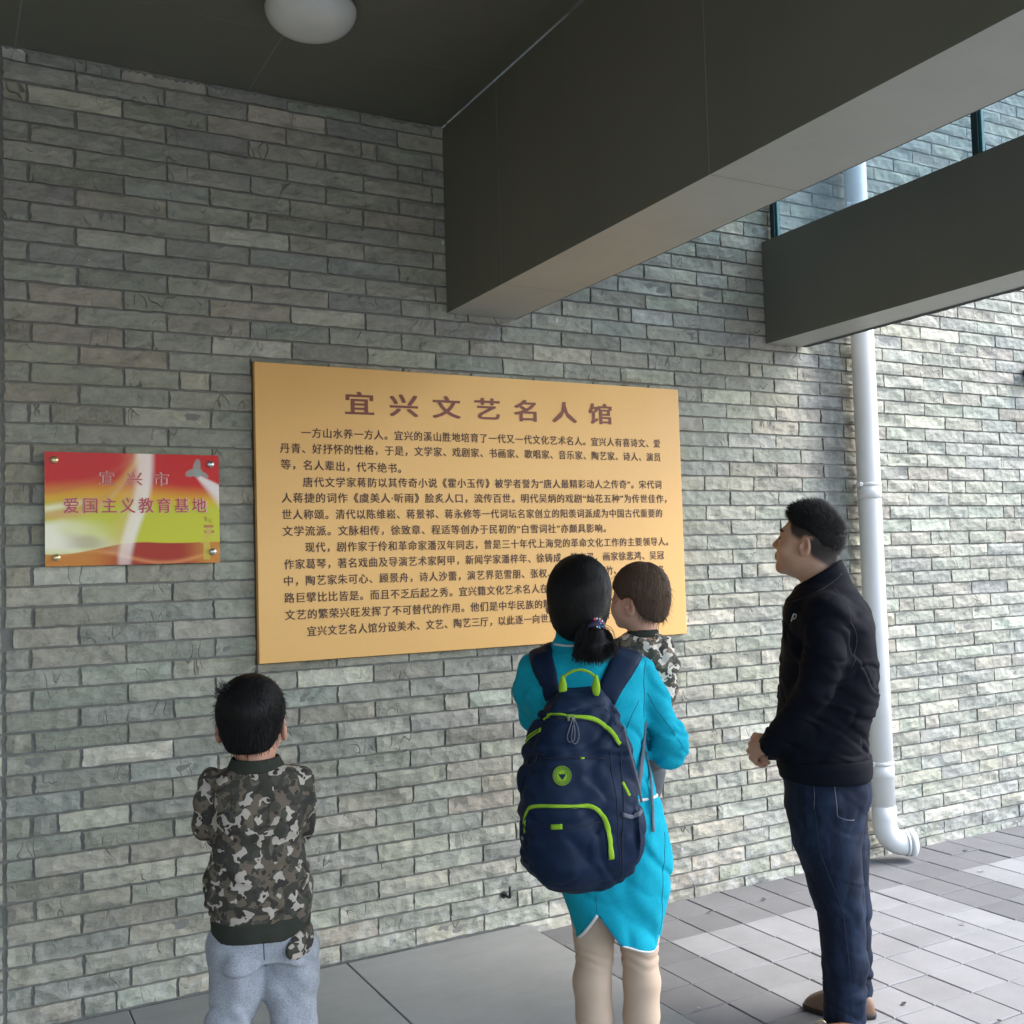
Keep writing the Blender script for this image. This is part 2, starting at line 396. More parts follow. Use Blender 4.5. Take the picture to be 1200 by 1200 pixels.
# ragged mortar bead where the top course meets the ceiling
v = []; f = []
for i in range(330):
    x = -2.2 + i * .0123; a = rnd.uniform(.003, .015) if rnd.random() < .7 else .002
    v += [(x, -.006, CZ - .001), (x, -.006 - rnd.uniform(0, .004), CZ - a), (x, .012, CZ - a - .002)]
for i in range(329): f += [(3 * i, 3 * i + 3, 3 * i + 4, 3 * i + 1), (3 * i + 1, 3 * i + 4, 3 * i + 5, 3 * i + 2)]
v = [(p[0] - 3, p[1], p[2]) for p in v]
link('mortar_bead', pymesh('mortar_bead', v, f), plain('pale_mortar', (.26, .26, .235), .95, 50, .3, .3), wall)
def beam(name, x0, x1, z0, z1, seams, label, group=None):
    r = empty(name, (x0, 1, z0), label=label, cat='beam', group=group); W, Hh = x1 - x0, z1 - z0; t = .012
    MB().box((.0013, -3.6, .0013), (W - .0015, 2.812, Hh - .0025)).build('core', M['joint'], r)
    for a, b in zip(seams, seams[1:]):
        a -= 1.0025; b -= .9975
        MB().box((0, b, 0), (.001, a, Hh)).build('side_panel', M['panel'], r)
        MB().box((W - .001, b, 0), (W, a, Hh)).build('side_panel', M['panel'], r)
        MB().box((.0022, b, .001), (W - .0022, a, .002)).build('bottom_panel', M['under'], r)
        MB().box((.0022, b, Hh - .002), (W - .0022, a, Hh - .001)).build('top_panel', M['panel'], r)
    return r
seams = [3.818, 3.346, 2.162, .978, -.206, -1.39, -2.6]
beam('canopy_beam', 1.800, 2.118, 2.518, 3.277, seams, 'deep dark clad beam running out from the wall above the orange sign')
beam('canopy_beam', 3.484, 3.72, 2.518, 3.012, [3.818, 1.62, -.58, -2.6], 'shallower dark clad beam at the canopy edge beside the white downpipe')
# sealant bead under the outer edge of the second beam
v, f = [], []
for i in range(300):
    y = 3.8 - i * .021; a = .001 + .004 * abs(math.sin(i * .37) * math.sin(i * .11 + 1)) + rnd.uniform(0, .0025)
    v += [(3.722, y, 2.53), (3.722 + a, y, 2.516 - a * .4), (3.70, y, 2.5175 - .001)]
for i in range(299): f += [(3 * i, 3 * i + 3, 3 * i + 4, 3 * i + 1), (3 * i + 1, 3 * i + 4, 3 * i + 5, 3 * i + 2)]
o = link('sealant', pymesh('sealant', [(p[0] - 3.484, p[1] - 1, p[2] - 2.518) for p in v], f), plain('old_sealant', (.05, .055, .05), .9), bpy.data.objects['canopy_beam.001'])
tag(MB().box((1.9, -2.6, 3.9), (3.66, 3.815, 4.05)).build('canopy_roof', M['panel']), 'flat dark roof slab over the gap between the two beams', 'roof')
clr = empty('clerestory_glazing', (3.55, 1, 3.012), label='strip of clear glass panes with dark teal mullions on top of the outer beam', cat='glazing')
gg = bpy.data.materials.new('clear_glass'); gg.use_nodes = True; nt = gg.node_tree; nt.nodes.clear()
def _n(t): return nt.nodes.new('ShaderNode' + t)
out, mx, tr, gl, mx2, df, fr = _n('OutputMaterial'), _n('MixShader'), _n('BsdfTransparent'), _n('BsdfGlossy'), _n('MixShader'), _n('BsdfDiffuse'), _n('Fresnel')
tr.inputs[0].default_value = (.80, .90, .95, 1); gl.inputs['Roughness'].default_value = .03; df.inputs[0].default_value = (.6, .66, .7, 1); mx2.inputs[0].default_value = .26
geo, inv, mu = _n('NewGeometry'), _n('Math'), _n('Math'); inv.operation = 'SUBTRACT'; inv.inputs[0].default_value = 1; mu.operation = 'MULTIPLY'
nt.links.new(geo.outputs['Backfacing'], inv.inputs[1]); nt.links.new(inv.outputs[0], mu.inputs[0]); nt.links.new(fr.outputs[0], mu.inputs[1]); nt.links.new(mu.outputs[0], mx.inputs[0]); nt.links.new(tr.outputs[0], mx2.inputs[1]); nt.links.new(df.outputs[0], mx2.inputs[2])
nt.links.new(mx2.outputs[0], mx.inputs[1]); nt.links.new(gl.outputs[0], mx.inputs[2]); nt.links.new(mx.outputs[0], out.inputs[0])
teal = plain('teal_frame', (.012, .04, .045), .35); gedge = plain('glass_edge', (.05, .22, .20), .2)
ym = [3.79, 2.655, 1.52, .385, -.75, -1.885]
for i, y in enumerate(ym):
    m = MB().box((-.02, y - 1 - .014, 0), (.02, y - 1 + .014, .885)).build('mullion', teal, clr)
    MB().box((-.008, y - 1 - .024, 0), (.004, y - 1 - .0145, .885)).build('glass_edge', gedge, m)
    if i + 1 < len(ym): MB().box((-.003, ym[i + 1] - 1 + .016, 0), (.003, y - 1 - .0255, .885)).build('pane', gg, clr)

# ceiling lamp
lp = empty('ceiling_lamp', (1.03, 3.13, CZ), label='round opal glass dome lamp mounted on the dark ceiling', cat='lamp')
MB().lathe([(0, -.002), (.135, -.002), (.135, -.028), (.125, -.03)], seg=48).build('ring', M['lampring'], lp, True)
prof = [(.143 * math.cos(a) ** .75 if a < PI / 2 - .01 else .0001, -.020 - .076 * math.sin(a)) for a in np.linspace(0, PI / 2, 16)]
MB().lathe([(.128, -.012), (.140, -.014)] + prof, seg=48).build('dome', M['lamp'], lp, True)

# ------------------------------------------------------------------ downpipe
dp = empty('downpipe', (4.05, 3.742, 0), label='white plastic rainwater downpipe on the wall ending in an elbow over the pavers', cat='pipe')
R0 = .056
MB().tube([(0, 0, .19), (0, 0, 1.2), (0, 0, 2.4), (0, 0, 5.0)], R0, 32).build('pipe', M['pvc'], dp, True)
ex_, ey_ = math.sin(math.radians(116)), math.cos(math.radians(116))
arc = [(ex_ * q, ey_ * q, .19 - .105 * math.sin(a)) for a in np.linspace(0, PI / 2, 10) for q in [.085 - .085 * math.cos(a)]]
sp = lambda q: (ex_ * q, ey_ * q, .085)
MB().tube([(0, 0, .27), (0, 0, .21)] + arc + [sp(.105)], R0 * 1.03, 32).build('elbow', M['pvc'], dp, True)
MB().tube([sp(.095), sp(.108)], R0 * 1.10, 32).build('rim', M['pvc'], dp, True)
MB().tube([sp(.112), sp(.142)], R0 * 1.14, 32).build('rim', M['pvc'], dp, True)
MB().tube([sp(.13), sp(.1425)], R0 * 1.0, 32).build('mouth', M['black'], dp, True)
for z in (1.80, .435, 3.2, 4.6):
    MB().tube([(0, 0, z - .03), (0, 0, z), (0, 0, z + .03)], R0 * 1.03, 32).build('coupling', M['pvc'], dp, True)
    c = MB().tube([(0, 0, z + .033), (0, 0, z + .050)], R0 * 1.05, 32).build('clamp', M['pvc'], dp, True)
    b = MB(); b.box((-.074, -.012, z + .032), (-.054, .012, z + .053)); b.build('clamp_ear', M['pvc'], c); MB().box((-.012, .03, z + .034), (.012, .085, z + .051)).build('clamp_foot', M['pvc'], c)
    b = MB(); b.tube([(-.066, -.02, z + .043), (-.066, .02, z + .043)], .004, 8); b.build('bolt', M['steel'], c)

# unseen wall added on the left to cut light and bounce warm tone
def m_render():
    g = G('warm_bounce_render', .9); v = g.pos(); n = g.noise(v, 120, 4); m = g.noise(v, 1.5, 4); g.bump(n, .3, .003)
    return g.col(g.mix(g.math('ADD', g.math('MULTIPLY', n, .3), g.math('MULTIPLY', m, .7)), (.42, .34, .20), (.52, .43, .27)))
M['render'] = m_render()
tag(MB().box((-3.5, -2.6, -.05), (-3.2, 3.81, 3.9)).build('added_side_wall', M['render']), 'plain rendered wall closing the porch on the left', 'wall')  # added unseen wall, cuts light and bounces warm tone

# small wall fixtures
hk = empty('pipe_stub', (1.985, WY, .175), label='small black bent metal stub sticking out of the wall near the floor', cat='stub')
MB().tube([(0, .01, 0), (0, -.045, 0), (0, -.055, .004), (0, -.058, .045)], .0055, 10).build('stub', M['black'], hk, True)
MB().lathe([(0, 0), (.014, 0), (.014, .004), (0, .006)], seg=16).build('collar', M['black'], hk).rotation_euler = (PI / 2, 0, 0)
fx = empty('wall_fixture', (5.425, WY, 2.49), label='small black round fixture on the wall at the right edge of the photo', cat='fixture')
MB().lathe([(0, .0), (.035, 0), (.04, .01), (.04, .03), (.06, .035), (.066, .06), (.06, .09), (.035, .11), (0, .113)], seg=28).build('housing', M['black'], fx, True).rotation_euler = (PI / 2, 0, 0)
MB().lathe([(0, .11), (.03, .112), (.03, .118), (0, .12)], seg=20).build('lens', plain('dark_lens', (.02, .03, .06), .1), fx, True).rotation_euler = (PI / 2, 0, 0)

# litter on the paving
leafm = plain('dry_leaf', (.07, .055, .045), .9, 40, .4); palem = plain('pale_scrap', (.28, .28, .26), .9)
where = {(1149, 1021): 'on a pale paver near the downpipe', (1131, 997): 'on the dark pavers right of the downpipe mouth', (1059, 1176): 'right of the man\'s heel',
         (1128, 1083): 'mid paving, near the right edge', (831, 1069): 'right of the blue dress hem by the wall', (895, 1054): 'near the wall behind the man\'s knees', (820, 1182): 'on the dark pavers next to the platform edge',
         (1171, 1196): 'at the bottom right corner'}
for k, ((px, py), w) in enumerate(where.items()):
    x, y = on_z(px, py, .004); b = bmesh.new(); L_ = rnd.uniform(.012, .019)
    vs = [b.verts.new((math.cos(a) * L_ * (1 if q % 2 else .6), math.sin(a) * L_ * .45, rnd.uniform(0, .008))) for q, a in enumerate(np.linspace(0, 2 * PI, 9)[:-1])]
    cvt = b.verts.new((0, 0, .003))
    for q in range(8): b.faces.new((vs[q], vs[(q + 1) % 8], cvt))
    me = bpy.data.meshes.new('leaf'); b.to_mesh(me); b.free()
    o = link('dry_leaf', me, leafm if k % 3 else palem); o.location = (x, y, .002); o.rotation_euler = (0, 0, rnd.uniform(0, 6))
    tag(o, 'small %s curled scrap lying %s' % ('brown' if k % 3 else 'pale', w), 'leaf', 'dry leaves and scraps on the paving')

# ------------------------------------------------------------------ orange information board
def text_mesh(s, size, bold=0.0, space=1.12):
    w_ = bold; bold = 0
    c = bpy.data.curves.new('t', 'FONT'); c.body = s; c.size = size; c.space_character = space; c.offset = bold; c.resolution_u = 2; c.extrude = 0
    o = bpy.data.objects.new('t', c); COL.objects.link(o); bpy.context.view_layer.update()
    me = bpy.data.meshes.new_from_object(o.evaluated_get(bpy.context.evaluated_depsgraph_get())); bpy.data.objects.remove(o)
    if w_:
        n = len(me.vertices); co = np.empty(n * 3); me.vertices.foreach_get('co', co); co = co.reshape(-1, 3); fs = [tuple(p.vertices) for p in me.polygons]; V, Fs = [], []
        for k, (a, b) in enumerate(((-1, -.6), (1, -.6), (-1, .6), (1, .6), (0, 0))):
            V.append(co + np.array((a * w_, b * w_, k * .00012))); Fs += [tuple(i + k * n for i in f) for f in fs]
        me = pymesh('t', np.concatenate(V), Fs)
    return me
def put_chars(s, root, org, y, x0, z0, x1, z1, size, mat, bold, space, name='character'):
    me = text_mesh(s, size, bold, space); xs = [v.co[0] for v in me.vertices]; a, b = min(xs), max(xs); k = (x1 - x0) / (b - a)
    adv = (b - max(v.co[0] for v in text_mesh(s[-1], size, bold, space).vertices)) / (len(s) - 1)
    for i, ch in enumerate(s):
        m = text_mesh(ch, size, bold, space); ox = adv * i
        for v in m.vertices:
            X = v.co[0] + ox; Z = z0 + (z1 - z0) * (X - a) / (b - a) + v.co[1] - size * .37; v.co = (x0 + (X - a) * k - org[0], y - org[1] - v.co[2], Z - org[2])
        link(name, m, mat, root)
def put_text(s, root, org, y, x0, z0, x1, z1, size, mat, bold=0, name='text_line', space=1.12):
    """one line of lettering on a wall plane, its ink running from x0 to x1"""
    me = text_mesh(s, size, bold, space); n = len(me.vertices); co = np.empty(n * 3); me.vertices.foreach_get('co', co); co = co.reshape(-1, 3)
    a, b = co[:, 0].min(), co[:, 0].max(); k = (x1 - x0) / (b - a)
    t = (co[:, 0] - a) / (b - a); X = x0 + (co[:, 0] - a) * k; Z = z0 + (z1 - z0) * t + co[:, 1] - size * .37
    out = np.stack([X - org[0], y - org[1] - co[:, 2], Z - org[2]], 1); me.vertices.foreach_set('co', out.ravel()); me.update()
    me.name = name
    return tag(link(name, me, mat, root), kind='stuff')
SY = 3.785
g = G('orange_board', .42); v = g.pos(); n = g.noise(v, 3, 4); n2 = g.noise(v, 70, 4)
speck = g.ramp(g.noise(v, 38, 2, .4), [(.80, 0), (.83, .6)])
c = g.mix(n, (.78, .43, .125), (.84, .485, .16)); c = g.mix(g.math('MULTIPLY', n2, .12), c, (.45, .25, .09)); g.bump(n2, .08, .001)
m_board = g.col(g.mix(speck, c, (.30, .17, .06)))
m_edge = plain('board_edge', (.07, .035, .015), .6)
crn = [on_y(px, py, SY) for px, py in ((296, 423), (795, 457), (805, 742), (306, 779))]
bx0 = (crn[0][0] + crn[3][0]) / 2; bx1 = (crn[1][0] + crn[2][0]) / 2; bz1 = (crn[0][1] + crn[1][1]) / 2; bz0 = (crn[2][1] + crn[3][1]) / 2
org = (bx0, SY, bz0)
board = empty('information_board', org, label='large orange board with brown Chinese text about local artists, fixed to the brick wall', cat='sign')
MB().box((0, 0.0005, 0), (bx1 - bx0, .028, bz1 - bz0)).build('board', m_board, board, bevel=.002)
MB().box((-.004, .0285, -.004), (bx1 - bx0 + .004, .034, bz1 - bz0 + .004)).build('backing', m_edge, board)
ink = plain('brown_ink', (.085, .035, .022), .6, bump=0); tink = plain('title_ink', (.21, .06, .035), .55, bump=0)
def T(s, a, b, **k):
    k.setdefault('bold', .00055)
    p, q = on_y(a[0], a[1], SY), on_y(b[0], b[1], SY)
    put_text(s, board, org, SY - .0008, p[0], p[1], q[0], q[1], k.pop('size', .040), k.pop('mat', ink), **k)
p_, q_ = on_y(404, 472.5, SY), on_y(717, 486, SY)
put_chars('宜兴文艺名人馆', board, org, SY - .0008, p_[0], p_[1], q_[0], q_[1], .094, tink, .0022, 1.9)
LINES = [
 ('一方山水养一方人。宜兴的溪山胜地培育了一代又一代文化艺术名人。宜兴人有喜诗文、爱', (353, 507), (773.5, 520)),
 ('丹青、好抒怀的性格，于是，文学家、戏剧家、书画家、歌唱家、音乐家、陶艺家、诗人、演员', (328, 525), (774, 536)),
 ('等，名人辈出，代不绝书。', (329, 544), (470, 549)),
 ('唐代文学家蒋防以其传奇小说《霍小玉传》被学者誉为“唐人最精彩动人之传奇”。宋代词', (355, 565), (775, 568)),
 ('人蒋捷的词作《虞美人·听雨》脍炙人口，流传百世。明代吴炳的戏剧“灿花五种”为传世佳作，', (330, 583.5), (781, 584.5)),
 ('世人称颂。清代以陈维崧、蒋景祁、蒋永修等一代词坛名家创立的阳羡词派成为中国古代重要的', (330.5, 603), (776, 601.5)),
 ('文学流派。文脉相传，徐致章、程适等创办于民初的“白雪词社”亦颇具影响。', (331, 622.5), (710, 619)),
 ('现代，剧作家于伶和革命家潘汉年同志，曾是三十年代上海党的革命文化工作的主要领导人。', (357.5, 641.5), (783, 634.5)),
 ('作家葛琴，著名戏曲及导演艺术家阿甲，新闻学家潘梓年、徐铸成、储安平，画家徐悲鸿、吴冠', (333, 661.5), (778, 650.5)),
 ('中，陶艺家朱可心、顾景舟，诗人沙蕾，演艺界范雪朋、张权、', (333, 681), (645, 671.5)),
 ('丽竹、', (702, 669), (722, 668)),
 ('各', (771, 667.5), (778.5, 667.3)),
 ('路巨擘比比皆是。而且不乏后起之秀。宜兴籍文化艺术名人在', (333.4, 701), (642, 689.5)),
 ('文艺的繁荣兴旺发挥了不可替代的作用。他们是中华民族的精', (334, 721), (646, 707.5)),
 ('宜兴文艺名人馆分设美术、文艺、陶艺三厅，以此逐一向世人', (360, 740), (652, 724)),
 ('介', (708, 720.5), (715.5, 720)),
 ('。', (781, 717), (784, 716.8)),
]
for s, a, b in LINES: T(s, a, b)

# ------------------------------------------------------------------ small red and yellow plaque
QY = 3.792
crn = [on_y(px, py, QY) for px, py in ((51, 530), (256, 533), (258, 659), (54, 664))]
qx0 = (crn[0][0] + crn[3][0]) / 2; qx1 = (crn[1][0] + crn[2][0]) / 2; qz1 = (crn[0][1] + crn[1][1]) / 2; qz0 = (crn[2][1] + crn[3][1]) / 2
QW, QH = qx1 - qx0, qz1 - qz0; qo = (qx0, QY, qz0)
pl = empty('plaque', qo, label='small glossy red and yellow plaque held by four round studs on the brick wall', cat='plaque')
NX, NZ = 300, 190
U, V = np.meshgrid((np.arange(NX) + .5) / NX, 1 - (np.arange(NZ) + .5) / NZ)      # u right, v down
def sm(a, b, x): t = np.clip((x - a) / (b - a), 0, 1); return t * t * (3 - 2 * t)
def lay(c, m, col): return c * (1 - m[..., None]) + np.array(col) * m[..., None]
def smoothn(sc, sd):
    r_ = np.random.RandomState(sd); gr = r_.rand(40, 40); x = U * sc; y = V * sc * .65; xi, yi = x.astype(int), y.astype(int); fx_, fy_ = x - xi, y - yi
    fx_ = fx_ * fx_ * (3 - 2 * fx_); fy_ = fy_ * fy_ * (3 - 2 * fy_)
    return (gr[yi, xi] * (1 - fx_) + gr[yi, xi + 1] * fx_) * (1 - fy_) + (gr[yi + 1, xi] * (1 - fx_) + gr[yi + 1, xi + 1] * fx_) * fy_
c = np.zeros((NZ, NX, 3)) + np.array((.62, .014, .016))
c = lay(c, sm(.24, .42, V + .03 * np.sin(U * 5)), (.78, .42, .03)); c = lay(c, sm(.38, .52, V), (.60, .60, .04))
wv = (smoothn(9, 3) - .5)
c = lay(c, .55 * sm(.45, .65, V) * sm(.45, .1, U), (.72, .78, .25))
arc_ = lambda k, w: np.exp(-((V - (.55 - .52 * (U / .52) ** k)) / w) ** 2) * (U < .56)       # swirling ribbons, upper left
c = lay(c, .8 * arc_(2.6, .05), (.72, .36, .05)); c = lay(c, .45 * arc_(3.4, .03), (.80, .55, .30)); c = lay(c, .35 * np.exp(-((V - (.35 - .9 * (U - .0) ** 1.6)) / .03) ** 2), (.65, .10, .06))
c = lay(c, .75 * np.exp(-((V - (.50 - .28 * U)) / .03) ** 2) * sm(.35, .05, U), (1.0, .97, .75))
c = lay(c, .92 * sm(.58, .70, V + wv * .1) * sm(.42, .08, U + wv * .25) * sm(.95, .82, V), (1.0, .96, .82))  # pale lower-left patch, glare painted into the print
c = lay(c, .6 * sm(.72, .78, V + wv * .08) * sm(.88, .82, V) * sm(.05, .2, U) * sm(.4, .25, U), (.42, .35, .25))
low = sm(.0, .012, V - (.845 + .05 * np.sin(U * 6.5 + 1.2) - .09 * sm(.6, 1, U)))
c = lay(c, low, (.40, .035, .02)); c = lay(c, low * .7 * np.exp(-((V - .93 + .06 * np.sin(U * 7)) / .02) ** 2), (.75, .30, .12))
c = lay(c, low * .75 * sm(.5, .2, U), (.70, .30, .05)); c = lay(c, low * sm(.75, .95, U) * .6, (.72, .36, .06))
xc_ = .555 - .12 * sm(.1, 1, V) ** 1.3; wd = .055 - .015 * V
c = lay(c, .85 * sm(1.35, .45, np.abs(U - xc_) / wd) * sm(1.05, .55, V * .8), (1.0, .93, .88))              # pale streak, partly a reflection painted into the print
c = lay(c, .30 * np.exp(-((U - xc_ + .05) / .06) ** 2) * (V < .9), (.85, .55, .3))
bm_ = (V - .17 - (U - .865) * .75); c = lay(c, .92 * sm(-.01, .02, bm_) * sm(.14 * (U - .84) / .16 + .03, .0, bm_ - .10 * (U - .84) / .16) * sm(.84, .87, U), (.88, .82, .80))
for (u0, v0, a, b, th) in ((.865, .115, .022, .05, .2), (.84, .165, .045, .022, -.3), (.875, .17, .02, .03, .6), (.905, .18, .035, .014, .5)):      # dove
    du, dv = (U - u0), (V - v0) * .65; p = du * math.cos(th) + dv * math.sin(th); q = -du * math.sin(th) + dv * math.cos(th)
    c = lay(c, .85 * sm(1.2, .8, np.hypot(p / a, q / b)), (.30, .36, .33))
def blk(u0, u1, v0, v1, col, m=.9): 
    global c; c = lay(c, m * sm(u0 - .004, u0 + .004, U) * sm(u1 + .004, u1 - .004, U) * sm(v0 - .006, v0 + .006, V) * sm(v1 + .006, v1 - .006, V), col)
blk(.902, .962, .65, .675, (.45, .16, .08)); blk(.905, .965, .70, .725, (.45, .16, .08)); blk(.915, .95, .675, .75, (.62, .45, .12)); blk(.90, .94, .745, .97, (.62, .52, .08), .8)
blk(.885, .90, .74, .82, (.6, .55, .1), .6); blk(.955, .985, .73, .80, (.6, .55, .1), .5)
gx = np.linspace(0, QW, NX + 1); gz = np.linspace(0, QH, NZ + 1); XX, ZZ = np.meshgrid(gx, gz)
vv_ = np.stack([XX.ravel(), np.zeros(XX.size), ZZ.ravel()], 1)
ii, jj = np.meshgrid(np.arange(NX), np.arange(NZ)); k0 = (jj * (NX + 1) + ii).ravel(); ff = np.stack([k0, k0 + 1, k0 + NX + 2, k0 + NX + 1], 1)
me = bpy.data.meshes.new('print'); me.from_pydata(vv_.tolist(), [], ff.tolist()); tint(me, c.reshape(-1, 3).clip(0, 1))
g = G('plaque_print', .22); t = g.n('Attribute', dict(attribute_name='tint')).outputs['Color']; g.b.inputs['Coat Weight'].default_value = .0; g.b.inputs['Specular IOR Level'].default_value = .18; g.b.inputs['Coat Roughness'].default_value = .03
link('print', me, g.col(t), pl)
MB().box((0, .0006, 0), (QW, .008, QH)).build('plate', plain('plate_edge', (.55, .5, .38), .3), pl)
for u, v_ in ((.052, .072), (.948, .085), (.06, .925), (.955, .9)):
    o = MB().lathe([(0, 0), (.007, 0), (.0115, -.001), (.0125, -.004), (.0125, -.006), (.0105, -.0085), (.0001, -.0095)], seg=24).build('stud', M['gold'] if u < .5 else M['steel'], pl, True)
    o.rotation_euler = (-PI / 2, 0, 0); o.location = (u * QW, -.0002, (1 - v_) * QH)
    o.rotation_euler = (-PI / 2, 0, 0)
    MB().tube([(0, 0, .0), (0, 0, .028)], .006, 12).build('pin', M['steel'], o)
rink = plain('red_ink', (.50, .03, .05), .35, bump=0); pinkk = plain('pink_ink', (.80, .45, .42), .35, bump=0)
def Q(s, a, b, size, mat, y, bold=0, space=1.3, name='lettering'):
    p, q = on_y(a[0], a[1], QY), on_y(b[0], b[1], QY); put_chars(s, pl, qo, y, p[0], p[1], q[0], q[1], size, mat, bold, space)
Q('宜兴市', (116, 560), (198, 562), .050, pinkk, QY - .0012, .0012, 2.1); Q('宜兴市', (117.5, 560), (196.5, 562), .050, plain('deep_red_ink', (.45, .06, .04), .35, bump=0), QY - .0022, .0, 2.1)
Q('爱国主义教育基地', (73, 592.5), (243, 592.5), .056, pinkk, QY - .0012, .0013); Q('爱国主义教育基地', (74.5, 592.5), (241.5, 592.5), .056, rink, QY - .0022, .0003)
Q('宜兴', (239, 607), (248, 611), .018, plain('dark_ink', (.3, .08, .03), .4, bump=0), QY - .0012)

# ------------------------------------------------------------------ sculpting: signed distance shapes turned into smooth meshes
A = lambda *p: np.array(p, float)
def smin(a, b, k):
    h = np.clip(.5 + .5 * (b - a) / k, 0, 1); return b * (1 - h) + a * h - k * h * (1 - h)
def smax(a, b, k): return -smin(-a, -b, k)
def cap(P, a, b, ra, rb=None):
    a, b = A(*a), A(*b); rb = ra if rb is None else rb; d = b - a; t = np.clip((P - a) @ d / max(1e-9, d @ d), 0, 1)
    return np.linalg.norm(P - a - t[:, None] * d, axis=1) - (ra + (rb - ra) * t)
def chain(P, pts, rad, k=.01):
    d = None
    for i in range(len(pts) - 1):
        e = cap(P, pts[i], pts[i + 1], rad[i], rad[i + 1]); d = e if d is None else smin(d, e, k)
    return d
def ell(P, c, r, R=None):
    q = P - A(*c); q = q if R is None else q @ R; r = A(*r)
    k0 = np.linalg.norm(q / r, axis=1); k1 = np.linalg.norm(q / (r * r), axis=1); return k0 * (k0 - 1) / np.maximum(k1, 1e-6)
def loft(P, rows, n=2.3, yaw=0., c0=(0, 0)):
    """rows of (z, cx, cy, ax, ay), an upright stack of rounded sections; yaw turns the sections about c0"""
    rows = sorted(rows); z = P[:, 2]; Z = [r[0] for r in rows]; col = lambda i: np.interp(z, Z, [r[i] for r in rows])
    x, y = P[:, 0], P[:, 1]
    if yaw:
        cs, sn = math.cos(yaw), math.sin(yaw); dx, dy = x - c0[0], y - c0[1]; x, y = c0[0] + cs * dx + sn * dy, c0[1] - sn * dx + cs * dy
    ax, ay = col(3), col(4); u, v = np.abs(x - col(1)) / ax, np.abs(y - col(2)) / ay
    s = (u ** n + v ** n) ** (1 / n); d = (s - 1) * np.minimum(ax, ay) * .9; dz = np.maximum(Z[0] - z, z - Z[-1])
    return np.sqrt(np.maximum(d, 0) ** 2 + np.maximum(dz, 0) ** 2) + np.minimum(np.maximum(d, dz), 0)
def _hash(i, j, k):
    h = (i * 374761393 + j * 668265263 + k * 2147483647 * 3 + 12345) & 0xffffffff; h = ((h ^ (h >> 13)) * 1274126177) & 0xffffffff
    return ((h ^ (h >> 16)) & 0xffff) / 65535.
def vn(P, sc, off=0):
    Q = P * A(*sc) + off; I = np.floor(Q).astype(np.int64); Fr = Q - I; Fr = Fr * Fr * (3 - 2 * Fr); out = 0
    for a in (0, 1):
        for b in (0, 1):
            for c in (0, 1):
                w = (Fr[:, 0] if a else 1 - Fr[:, 0]) * (Fr[:, 1] if b else 1 - Fr[:, 1]) * (Fr[:, 2] if c else 1 - Fr[:, 2])
                out = out + w * _hash(I[:, 0] + a, I[:, 1] + b, I[:, 2] + c)
    return out - .5
def folds(P, sc, amp, off=0, sharp=True):
    n = vn(P, sc, off) + .5 * vn(P, [q * 2.1 for q in sc], off + 7)
    return amp * (1 - 4 * np.abs(n)) if sharp else amp * n * 2
def creases(P, sc, amp, off=0, w=.05):
    n = vn(P, sc, off); return amp * (np.exp(-(n / w) ** 2) - .7 * np.exp(-((n - .13) / .08) ** 2))
